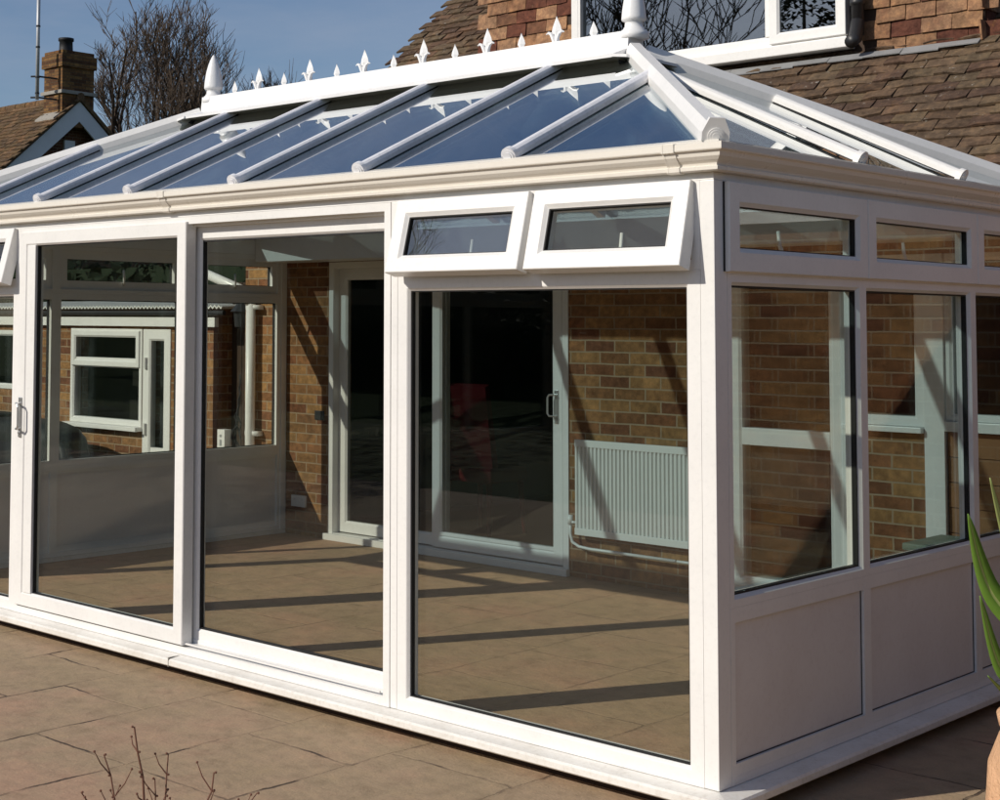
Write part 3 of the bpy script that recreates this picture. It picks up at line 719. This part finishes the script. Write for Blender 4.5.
# ------------------------------------------------------------------ extension beyond the left end
EX=3.9
ext=thing('extension',(-9.5,5,-.1),'low brick lean-to with corrugated roof edge, white window and door beyond the left glazing','outbuilding')
bm=B(); wallpieces(bm,-13.5,-7.22,EX,EX+.2,-.14,1.72,[(-9.33,-8.21,.63,1.53),(-8.20,-7.80,-.10,1.53),(-11.2,-9.98,.9,1.50)])
box(bm,-7.42,-7.22,EX+.2,6.5,-.14,1.72)
obj('wall',bm,'brick',ext)
E_=plane_front(EX)
bm=B(); pbox(bm,E_,-13.5,-7.15,1.555,1.64,.001,.05,.004); obj('fascia',bm,'upvc',ext)
bm=B(); n=120; x0,x1=-13.4,-7.0
def cor(dz): 
    return [(x0+(x1-x0)*i/(n*4),EX-.10,1.735+.012*math.sin(i*math.pi/2)+dz) for i in range(n*4+1)]
prism(bm,cor(0)+cor(-.012)[::-1],(0,2.8,.10)); obj('roof',bm,'corrugated',ext)
bm=B(); tube(bm,[(-13.4,EX-.07,1.68),(-7.0,EX-.07,1.68)],.022,10); obj('gutter',bm,'black_plastic',ext)
w1=obj('window',ring(B(),E_,-9.33,-8.21,.63,1.53,frprof(.055,-.07,.015)),'upvc',ext)
bm=B(); pbox(bm,E_,-9.275,-8.265,1.165,1.255,-.06,.012,.002); pbox(bm,E_,-9.36,-8.20,.59,.629,-.06,.09,.005); obj('transom',bm,'upvc',w1)
obj('casement',ring(B(),E_,-9.30,-8.24,1.175,1.51,frprof(.06,.013,.03)),'upvc',w1)
pane('pane',E_,-9.28,-8.26,.68,1.48,-.03,'dark_glass',w1)
d1=obj('door',ring(B(),E_,-8.199,-7.801,-.10,1.53,frprof(.105,-.06,.01)),'upvc',ext)
obj('door_panel',pbox(B(),E_,-8.095,-7.905,.004,.455,-.05,-.005),'upvc',d1)
pane('pane',E_,-8.10,-7.90,.455,1.43,-.03,'dark_glass',d1)
bm=B()
for z in (1.22,.62): tube(bm,[E_(-8.15,z-.05,.02),E_(-8.15,z+.05,.02)],.018,10)
obj('hinge',bm,'upvc',d1)
w2=obj('window',ring(B(),E_,-11.2,-9.98,.9,1.50,frprof(.055,-.07,.01)),'upvc',ext)
pane('pane',E_,-11.15,-10.03,.95,1.45,-.03,'dark_glass',w2)
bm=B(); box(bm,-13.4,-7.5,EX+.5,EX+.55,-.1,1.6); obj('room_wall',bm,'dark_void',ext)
# dark boards added to keep the sunlit passage recess dark
g=thing('shade_screen',(-6.75,4.1,-.1),'dark brown board screen added to darken the passage recess beside the white downpipe','screen')
bm=B()
for k in range(7): box(bm,-7.20+k*.132,-7.20+k*.132+.127,4.1,4.125,-.09,1.95,.003)
obj('board_panel',bm,'dark_wood',g)
bm=B(); box(bm,-7.20,-6.28,4.126,4.16,.2,.3); box(bm,-7.20,-6.28,4.126,4.16,1.5,1.6); obj('ledge',bm,'dark_wood',g)
# lamp on pier, hanging cable
bm=B(); random.seed(3)
for k in range(5):
    pts=[]
    for i in range(9):
        t=i/8; pts.append((-6.265-.03*math.sin(t*3.1)*(.4+.3*k)+.02*random.uniform(-1,1),D-.05-.01*k,1.18-.10*k-t*(.45-.04*k)))
    tube(bm,pts,.007,6)
tag(obj('cable_coil',bm,'black_plastic',None,loc=(-6.27,D-.05,.3)),'tangle of black cable hanging beside the white downpipe','cable')
lm_=thing('wall_lantern',(-6.72,D+.3,1.6),'small black lantern high in the passage seen through the left end glass','lamp')
bm=B(); lathe(bm,(-6.72,D+.35,1.56),[(.0,0),(.05,.0),(.06,.12),(.09,.13),(.03,.20),(0,.21)],10); obj('housing',bm,'black_plastic',lm_)
bm=B(); box(bm,-6.73,-6.71,D+.40,D+.66,1.66,1.69); obj('arm',bm,'black_plastic',lm_)
bx=thing('carton',(-6.36,D-.12,.56),'small white carton on the pillar ledge by the downpipe foot','carton')
obj('box_body',box(B(),-6.42,-6.33,D-.16,D-.08,.57,.74,.004),'upvc',bx)
bm=B(); box(bm,-6.39,-6.365,D-.1615,D-.1605,.61,.66); box(bm,-6.39,-6.365,D-.1615,D-.1605,.68,.70); obj('label_mark',bm,'lead',bx)
# stub pillar that carries the carton
bm=B(); box(bm,-6.50,-6.255,D-.22,D-.03,-.12,.569,.004); tag(obj('pillar',bm,'brick',None,loc=(-6.4,D-.1,-.12)),'short brick pillar under the white carton by the downpipe','pillar')
# barbecue under a cover
bb=thing('covered_barbecue',(-9.1,3.35,-.1),'dark draped barbecue cover below the white lean-to window','barbecue')
bm=B(); 
bmesh.ops.create_icosphere(bm,subdivisions=4,radius=1.0)
random.seed(5)
from mathutils import noise as mn
for v in bm.verts:
    p=v.co.copy(); 
    q=Vector((math.copysign(abs(p.x)**.55,p.x),math.copysign(abs(p.y)**.6,p.y),math.copysign(abs(p.z)**.5,p.z)))
    s=1+.06*mn.noise(p*3)+.03*mn.noise(p*9)
    fl_=1.0 if q.z>0 else 1.08
    v.co=Vector((-9.15+q.x*.66*s*fl_,3.35+q.y*.28*s*fl_,.30+q.z*.385*(1-.10*p.x)))
obj('cover',bm,'charcoal_cover',bb,smooth=True)
bm=B(); tube(bm,[(-8.60,3.2,.55),(-8.42,3.16,.46),(-8.34,3.16,.27),(-8.36,3.18,-.05)],[.03,.035,.035,.03],10); obj('fold',bm,'charcoal_cover',bb,smooth=True)
bb2=thing('hand_tool',(-10.45,3.4,.75),'yellow handled tool with a white bar lying left of the barbecue cover','tool')
bm=B(); tube(bm,[(-10.55,3.35,.77),(-10.40,3.35,.80),(-10.28,3.35,.86)],[.05,.06,.03],10); obj('grip',bm,'yellow_plastic',bb2,smooth=True)
bm=B(); tube(bm,[(-10.50,3.30,.76),(-9.9,3.30,.73)],.018,8); obj('shaft',bm,'upvc',bb2,smooth=True)
tb=thing('garden_table',(-10.5,3.35,-.1),'dark draped garden table left of the barbecue cover','table')
obj('cover',box(B(),-11.2,-9.75,2.95,3.65,-.09,.70,.05),'charcoal_cover',tb)

# ------------------------------------------------------------------ trees
def tree(name,base,height,spread,label,seed,levels=5,mat='bark',stems=5,group=None,trunk_h=.25,r0=.22,kids=(4,6),ups=.55,minr=.008,cat='tree',env=None):
    rnd=random.Random(seed); root=thing(name,base,label,cat,group)
    tb_=B(); cb_=B(); base=Vector(base)
    def limb(bm,p,d,L,r,lv):
        seg=4 if lv>1 else 3; pts=[p]; dd=d.copy()
        for i in range(seg):
            if env and i>0:
                q_=pts[-1]-env[0]; e_=(q_.x/env[1])**2+(q_.y/env[1])**2+(q_.z/env[2])**2
                if e_>rnd.uniform(.72,1.12): break
            w=.16+.05*(levels-lv)
            dd=(dd+Vector((rnd.uniform(-w,w),rnd.uniform(-w,w),rnd.uniform(-w*.4,w*.8)))).normalized()
            pts.append(pts[-1]+dd*L/seg)
        cut=len(pts)-1<seg
        rr=[max(minr*(.6 if cut and i==len(pts)-1 else 1),r*(1-.55*i/seg)) for i in range(len(pts))]
        seg=len(pts)-1
        if lv==0: rr[-1]=minr*.5
        tube(bm,pts,rr,5 if lv>2 else 3,cap=False)
        if lv<=0: return
        nk=rnd.randint(*kids)
        for k in range(nk):
            t=rnd.uniform(.3,1.0); f=t*seg; i=min(int(f),seg-1); q=pts[i].lerp(pts[i+1],f-i)
            az=rnd.uniform(0,2*math.pi); out=Vector((math.cos(az),math.sin(az),0))
            nd_=(dd*rnd.uniform(.7,1.1)+out*rnd.uniform(.45,.95)*spread+Vector((0,0,ups*rnd.uniform(.3,1)))).normalized()
            limb(cb_,q,nd_,L*rnd.uniform(.5,.72),max(minr,r*(1-.5*t)*.55),lv-1)
    th=height*trunk_h
    tube(tb_,[base,base+Vector((.05,0,th*.5)),base+Vector((0,.05,th))],[r0*1.3,r0,r0*.85],12)
    obj('trunk',tb_,mat,root,smooth=True)
    for s in range(stems):
        az=s*2*math.pi/stems+rnd.uniform(-.4,.4); out=Vector((math.cos(az),math.sin(az),0))
        d=(Vector((0,0,1))+out*rnd.uniform(.15,.55)*spread).normalized()
        limb(cb_,base+Vector((0,0,th*rnd.uniform(.75,1.0))),d,height*rnd.uniform(.36,.46),r0*.55,levels-1)
    obj('crown',cb_,mat,root)
    return root
tree('bare_tree',(-28.2,20.7,-.1),12.5,.8,'leafless tree with dense upright branches between the chimney and the ridge finial',17,group='bare trees behind the conservatory roof',levels=5,stems=9,kids=(4,6),trunk_h=.14,ups=.65,minr=.0078,r0=.26,env=(Vector((-28.2,20.7,6.0)),2.35,4.1))
tree('bare_tree',(-28.4,22.55,-.1),7.9,.4,'smaller leafless tree at the right edge of the big bare tree',5,group='bare trees behind the conservatory roof',levels=4,stems=5,kids=(5,6),trunk_h=.2,ups=.8,minr=.008,r0=.14)
tree('bare_tree',(-19.5,-16.0,-.12),13.5,1.1,'spreading bare tree mirrored in the large dormer window pane',21,group='bare garden trees mirrored in the glass',levels=5,stems=5,kids=(3,4),trunk_h=.22,ups=.5,minr=.014,r0=.30)
tree('bare_tree',(-17.2,-17.0,-.12),12.5,.7,'bare tree mirrored in the tilted top light over the corner bay',8,group='bare garden trees mirrored in the glass',levels=4,stems=4,kids=(3,4),trunk_h=.2,ups=.5,minr=.014,r0=.2)
def conifer(base,h,r,label,seed):
    rnd=random.Random(seed); root=thing('evergreen_tree',base,label,'tree'); b=Vector(base)
    obj('trunk',tube(B(),[b,b+Vector((0,0,h*.9))],[.14,.03],8),'bark',root)
    bm=B()
    for k in range(2600):
        t=rnd.random()**.8; z=.6+t*(h-.6); rr=r*(1-t)**.7*(.45+.55*rnd.random()); az=rnd.uniform(0,6.283)
        p=b+Vector((rr*math.cos(az),rr*math.sin(az),z)); s=rnd.uniform(.10,.24)
        d=Vector((math.cos(az),math.sin(az),rnd.uniform(-.6,.3))).normalized(); w=d.cross(Vector((rnd.uniform(-1,1),rnd.uniform(-1,1),1))).normalized()
        bm.faces.new([bm.verts.new(p-w*s*.4),bm.verts.new(p+d*s),bm.verts.new(p+w*s*.4)])
    obj('crown',bm,'conifer_green',root)
conifer((-14.2,-19.0,-.12),11.0,2.6,'dark evergreen mirrored at the right of the dormer window',4)
# garden hedge across the end of the garden (seen as the dark in the reflections)
def hedge(name,x0,x1,y0,y1,h,label,seed,n=9000):
    rnd=random.Random(seed); root=thing(name,((x0+x1)/2,(y0+y1)/2,-.12),label,'hedge')
    bm=B(); box(bm,x0+.2,x1-.2,y0+.2,y1-.2,-.12,h-.25); obj('stems',bm,'conifer_green',root)
    bm=B()
    for k in range(n):
        p=Vector((rnd.uniform(x0,x1),rnd.uniform(y0,y1),rnd.uniform(-.1,h+.12*mn.noise(Vector((rnd.random()*9,1,1)))))) 
        a=Vector((rnd.uniform(-1,1),rnd.uniform(-1,1),rnd.uniform(-1,1))).normalized(); w=a.orthogonal().normalized(); s=rnd.uniform(.06,.16)
        bm.faces.new([bm.verts.new(p-w*s*.5),bm.verts.new(p+a*s),bm.verts.new(p+w*s*.5)])
    obj('foliage',bm,'conifer_green',root)
hedge('hedge',-38,-2,-24.2,-22.5,5.2,'tall dark garden hedge mirrored in the conservatory front glass',2,22000)
hedge('hedge',3.5,4.6,-1.6,3.3,2.5,'unseen dark hedge block added beyond the right edge to shade the side panels',9,3000)  # out of frame, added only to cut light reaching the side wall
hedge('hedge',-19,-7.3,7.2,8.4,2.55,'dark hedge standing behind the corrugated lean-to roof',6,6000)

# ------------------------------------------------------------------ neighbour's house
nb_=thing('neighbour_house',(-32,16.3,-.1),'neighbouring brick house with tiled roof and white gable boards at upper left','house')
GX=-26.6; GY=16.31; GZ=6.95; sl=.86
hw=4.2
def gy(dy,z=0): return GZ-abs(dy)*sl+z
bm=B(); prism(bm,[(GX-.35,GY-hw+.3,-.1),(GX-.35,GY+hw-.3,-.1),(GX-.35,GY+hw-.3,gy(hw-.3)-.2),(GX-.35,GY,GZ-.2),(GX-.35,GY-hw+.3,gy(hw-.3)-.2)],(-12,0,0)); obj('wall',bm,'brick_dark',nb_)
cs=1/math.sqrt(1+sl*sl); ss=sl*cs
bm=B(); tiled(bm,(GX+.05,GY-hw,GZ-hw*sl),(-1,0,0),(0,cs,ss),(0,-ss,cs),int(12.4/.24),int(hw/cs/.16),.24,.16,tilt=.10,th=.03,jit=.012)
prism(bm,[(GX+.04,GY-hw,GZ-hw*sl-.02),(GX+.04,GY,GZ-.02),(GX+.04,GY,GZ-.10),(GX+.04,GY-hw,GZ-hw*sl-.10)],(-12.4,0,0))
prism(bm,[(GX+.04,GY+hw,GZ-hw*sl+.02),(GX+.04,GY,GZ+.02),(GX+.04,GY,GZ-.10),(GX+.04,GY+hw,GZ-hw*sl-.08)],(-12.4,0,0))
rf=obj('roof',bm,'roof_tile_far',nb_)
bm=B()
for k in range(28):
    xx=GX+.06-k*.45; tube(bm,[(xx,GY,GZ-.03),(xx-.44,GY,GZ-.03+random.uniform(0,.02))],[.11,.10],10)
obj('ridge_tiles',bm,'roof_tile_far',rf)
# deep white gable boards
bm=B()
for sg in (-1,1):
    prism(bm,[(GX,GY,GZ-.13),(GX,GY+sg*hw,GZ-.13-hw*sl),(GX,GY+sg*hw,GZ-.13-hw*sl-.48),(GX,GY,GZ-.13-.48)],(-.05,0,0))
obj('bargeboard',bm,'render_white',nb_)
obj('vent',box(B(),GX-.348,GX-.28,GY+.20-.42,GY+.50-.42,GZ-1.55,GZ-1.05),'render_white',nb_)
# chimney on the ridge just behind the gable
bm=B(); CX0,CX1=GX-.52,GX+.0
cyc=GY-.02; CX1=GX-.02; CX0=CX1-.75; y0,y1=GY-.50,GY+.42
box(bm,CX0,CX1,y0,y1,6.2,7.62); box(bm,CX0-.05,CX1+.05,y0-.05,y1+.05,7.62,7.92); box(bm,CX0,CX1,y0,y1,7.92,8.02)
chm=obj('chimney',bm,'chimney_brick',nb_)
bm=B(); box(bm,CX0-.06,CX1+.062,y0-.06,y1+.06,6.98,7.06); prism(bm,[(CX0,y0-.001,6.45),(CX1+.02,y0-.001,6.45),(CX1+.02,y0-.25,6.27),(CX0,y0-.25,6.27)],(0,0,.10)); obj('flashing',bm,'concrete',chm)
bm=B(); lathe(bm,((CX0+CX1)/2+.05,GY-.18,8.02),[(.20,0),(.17,.03),(.16,.26),(.19,.28),(.19,.34),(.13,.34),(.13,.05),(0,.05)],16); obj('chimney_pot',bm,'charcoal_cover',chm,smooth=True)
# aerial mast
am=thing('aerial_mast',(-27.2,15.5,6.75),'grey aerial mast bracketed to the left of the neighbour chimney','aerial')
mx,my=-26.95,15.33
bm=B(); tube(bm,[(mx,my,6.80),(mx,my,9.9)],.045,10)
obj('pole',bm,'mast_grey',am,smooth=True)
for z in (6.95,7.33,8.05,8.55): obj('band',tube(B(),[(mx,my,z-.02),(mx,my,z+.02)],.055,10),'black_plastic',am)
for z in (6.85,7.35):
    bm=B(); tube(bm,[(mx-.12,my-.10,z),(mx+.02,my,z),(-26.80,15.79,z-.02)],.022,8)
    obj('bracket',bm,'black_plastic',am)

# ------------------------------------------------------------------ foreground plants
def shrub():
    base=Vector((-.78,-1.90,-.10)); root=thing('twiggy_shrub',base,'leafless shrub of thin reddish twigs at the bottom left','shrub')
    rnd=random.Random(12); bm=B(); bb_=B()
    right=Vector((.691,.723,0)); fwv=Vector((-.723,.691,0))
    def tw(p,tip,r,nb):
        n=7; pts=[]; 
        for i in range(n+1):
            t=i/n; q=p.lerp(tip,t)+right*.02*math.sin(t*5+r*900)*t+Vector((0,0,.0)); q+=Vector((rnd.uniform(-1,1),rnd.uniform(-1,1),0))*.006
            pts.append(q)
        tube(bm,pts,[r*(1-.6*i/n) for i in range(n+1)],6)
        for i in range(2,n):
            # buds and side twigs
            if rnd.random()<nb:
                s=1 if (i%2) else -1; L=rnd.uniform(.03,.10)
                e=pts[i]+right*s*L*.6+Vector((0,0,L))+fwv*rnd.uniform(-.03,.03)
                tube(bm,[pts[i],pts[i].lerp(e,.5)+right*s*.006,e],[r*.45,r*.4,r*.25],5)
                bmesh.ops.create_icosphere(bm,subdivisions=1,radius=.0042,matrix=Matrix.Translation(e))
        for i in range(2,n+1):
            s=rnd.choice((-1,1)); bmesh.ops.create_icosphere(bm,subdivisions=1,radius=.0042,matrix=Matrix.Translation(pts[i]+right*s*r))
    # tips given as offsets to the right of the root and heights
    for (dx,h,dp,r) in ((-.02,.49,0,.0060),(-.13,.40,.03,.0050),(-.19,.31,-.03,.0045),(.06,.40,.05,.0050),(.21,.36,.0,.0055),(.32,.29,.04,.0045),(-.23,.20,.02,.004),(.12,.24,-.06,.004),(-.06,.28,-.05,.004),(.26,.15,.0,.004),(.02,.33,.04,.0045),(-.10,.26,-.02,.004),(.16,.24,.03,.004)):
        b0=base+right*dx*.25
        tw(b0,base+right*dx+fwv*dp+Vector((0,0,h+.015)),r*.95,.9)
    bb_.free(); obj('stem',bm,'twig_red',root)
shrub()
# pot with strap leaves
pc=Vector((1.259,-.162,-.10))
pt=thing('plant_pot',pc,'round terracotta pot with scalloped shoulder cut by the right edge','plant pot')
bm=B(); n=48; prof=[(.16,0),(.20,.03),(.262,.20),(.275,.34),(.265,.47),(.235,.55),(.22,.57),(.235,.58),(.24,.61),(.225,.62),(.20,.615),(.20,.53)]
rows=[]
for r,z in prof:
    rows.append([bm.verts.new(pc+Vector(((r+(.006*math.sin(k*2*math.pi/n*12) if .1<z<.45 else 0))*math.cos(k*2*math.pi/n),(r+(.006*math.sin(k*2*math.pi/n*12) if .1<z<.45 else 0))*math.sin(k*2*math.pi/n),z))) for k in range(n)])
for a,b in zip(rows,rows[1:]):
    for k in range(n): bm.faces.new([a[k],a[(k+1)%n],b[(k+1)%n],b[k]])
bm.faces.new(rows[0]); bm.faces.new(rows[-1])
obj('pot',bm,'terracotta',pt,smooth=True)
lp=thing('strap_leaf_plant',pc+Vector((0,0,.53)),'green strap leaved plant in the terracotta pot at right','plant')
def leaf(pts,w,mat='leaf_green',fold=.35,twist=0):
    bm=B(); pts=[Vector(p) for p in pts]
    # resample with catmull-rom
    P=[pts[0]]+pts+[pts[-1]]; C=[]
    for i in range(1,len(P)-2):
        for k in range(8):
            t=k/8; a,b,c,d=P[i-1],P[i],P[i+1],P[i+2]
            C.append(.5*((2*b)+(c-a)*t+(2*a-5*b+4*c-d)*t*t+(3*b-a-3*c+d)*t**3))
    C.append(pts[-1]); n=len(C); up_=[];rows=[]
    side=Vector((.69,.72,0)); 
    for i,p in enumerate(C):
        t=i/(n-1); d=(C[min(i+1,n-1)]-C[max(i-1,0)]).normalized(); s=(side-d*side.dot(d)).normalized(); nn=s.cross(d)
        ww=w*(.45+.55*math.sin(min(1,t*1.6)*math.pi/2))*(1-max(0,(t-.35)/.65)**1.8)+.0012
        rows.append([bm.verts.new(p-s*ww+nn*ww*fold),bm.verts.new(p-s*ww*.12),bm.verts.new(p+s*ww*.12),bm.verts.new(p+s*ww+nn*ww*fold)])
        rows[-1]+= [bm.verts.new(p+s*ww+nn*(ww*fold-.0015)),bm.verts.new(p+nn*-.003),bm.verts.new(p-s*ww+nn*(ww*fold-.0015))]
    for a,b in zip(rows,rows[1:]):
        m=len(a)
        for k in range(m):
            f=bm.faces.new([a[k],a[(k+1)%m],b[(k+1)%m],b[k]]); 
            if k==1: f.material_index=1
    bm.faces.new(rows[0]); bm.faces.new(rows[-1][::-1])
    obj('leaf',bm,[mat,'leaf_pale'],lp,smooth=True)
L0=pc+Vector((0,0,.55))
import sys
def cam_pt(u,v,t):
    # a world point worked out once from the photograph: ray through (u,v) at depth t
    return CAMP+ (FW+RI*((u-PX)/FF)-UP*((v-PY)/FF))*t
# ------------------------------------------------------------------ camera
CAMP=Vector((2.801,-4.731,1.61)); yaw,pit,rol=R(-46.28),R(3.22),R(0.38); FF,PX,PY=1506.9,292.8,236.6
fw=Vector((math.sin(yaw),math.cos(yaw),0)); ri=Vector((math.cos(yaw),-math.sin(yaw),0)); up=Vector((0,0,1))
FW=fw*math.cos(pit)+up*math.sin(pit); u2=up*math.cos(pit)-fw*math.sin(pit)
RI=ri*math.cos(rol)+u2*math.sin(rol); UP=u2*math.cos(rol)-ri*math.sin(rol)
for tip,mid,w in (((968,514),(990,590),.036),((980,596),(1002,670),.026),((990,478),(1012,560),.015),((988,676),(1015,700),.010),((1060,470),(1050,600),.02),((1110,520),(1080,620),.02),((1150,600),(1100,640),.02)):
    T=cam_pt(*tip,4.15 if tip[0]<1000 else 4.3); M=cam_pt(*mid,4.2)
    leaf([L0,L0.lerp(M,.55)+Vector((0,0,.04)),M,T],w,'leaf_pale' if tip==(990,478) else 'leaf_green')
obj('soil',lathe(B(),pc+Vector((0,0,.52)),[(0,0),(.195,0),(.195,.028),(.0,.035)],24),'soil',pt)

cam=bpy.data.cameras.new('camera'); co=bpy.data.objects.new('camera',cam); COL.objects.link(co)
mt=Matrix((( RI.x,UP.x,-FW.x),(RI.y,UP.y,-FW.y),(RI.z,UP.z,-FW.z))).to_4x4(); mt.translation=CAMP; co.matrix_world=mt
cam.sensor_fit='HORIZONTAL'; cam.sensor_width=36; cam.lens=FF/1000*36; cam.shift_x=(500-PX)/1000; cam.shift_y=(PY-400)/1000
cam.clip_start=.05; cam.clip_end=1500
sc.camera=co
# ------------------------------------------------------------------ light
S=Vector((-.45,-1.0,.65)).normalized()   # towards the sun
sun=bpy.data.lights.new('sun','SUN'); sun.energy=4.05; sun.angle=R(.53); sun.color=(1,.93,.82)
so_=bpy.data.objects.new('sun',sun); COL.objects.link(so_); so_.rotation_euler=(-S).to_track_quat('-Z','Y').to_euler()
w=bpy.data.worlds.new('World'); sc.world=w; w.use_nodes=True; nt=w.node_tree
for n in list(nt.nodes): nt.nodes.remove(n)
sky=nt.nodes.new('ShaderNodeTexSky'); sky.sky_type='NISHITA'; sky.sun_disc=False; sky.sun_elevation=math.asin(S.z); sky.sun_rotation=math.atan2(S.x,S.y)
sky.air_density=1.0; sky.dust_density=.6; sky.ozone_density=3.0
bg=nt.nodes.new('ShaderNodeBackground'); bg.inputs[1].default_value=.082
out=nt.nodes.new('ShaderNodeOutputWorld'); 
tc=nt.nodes.new('ShaderNodeTexCoord'); mp=nd(nt,'ShaderNodeMapping'); mp.inputs['Scale'].default_value=(1.2,1.2,5.0); nt.links.new(tc.outputs['Generated'],mp.inputs[0])
cl=noise(nt,mp.outputs[0],2.2,7,.6)
cf=ramp(nt,cl,[(.40,(.0,.0,.0)),(.58,(.20,.20,.20)),(.72,(.40,.40,.40))])
tinted=mixc(nt,1.0,sky.outputs[0],(1.02,1.0,1.05),'MULTIPLY')
nt.links.new(mixc(nt,cf,tinted,(5.2,5.4,6.3)),bg.inputs[0]); nt.links.new(bg.outputs[0],out.inputs[0])
sc.view_settings.view_transform='Standard'; sc.view_settings.look='None'; sc.view_settings.exposure=0; sc.view_settings.gamma=1
sc.render.engine='CYCLES'
cy=sc.cycles; cy.max_bounces=12; cy.transparent_max_bounces=40; cy.glossy_bounces=5; cy.diffuse_bounces=3; cy.caustics_reflective=False; cy.caustics_refractive=False
cy.sample_clamp_indirect=6
try: cy.use_denoising=True
except Exception: pass
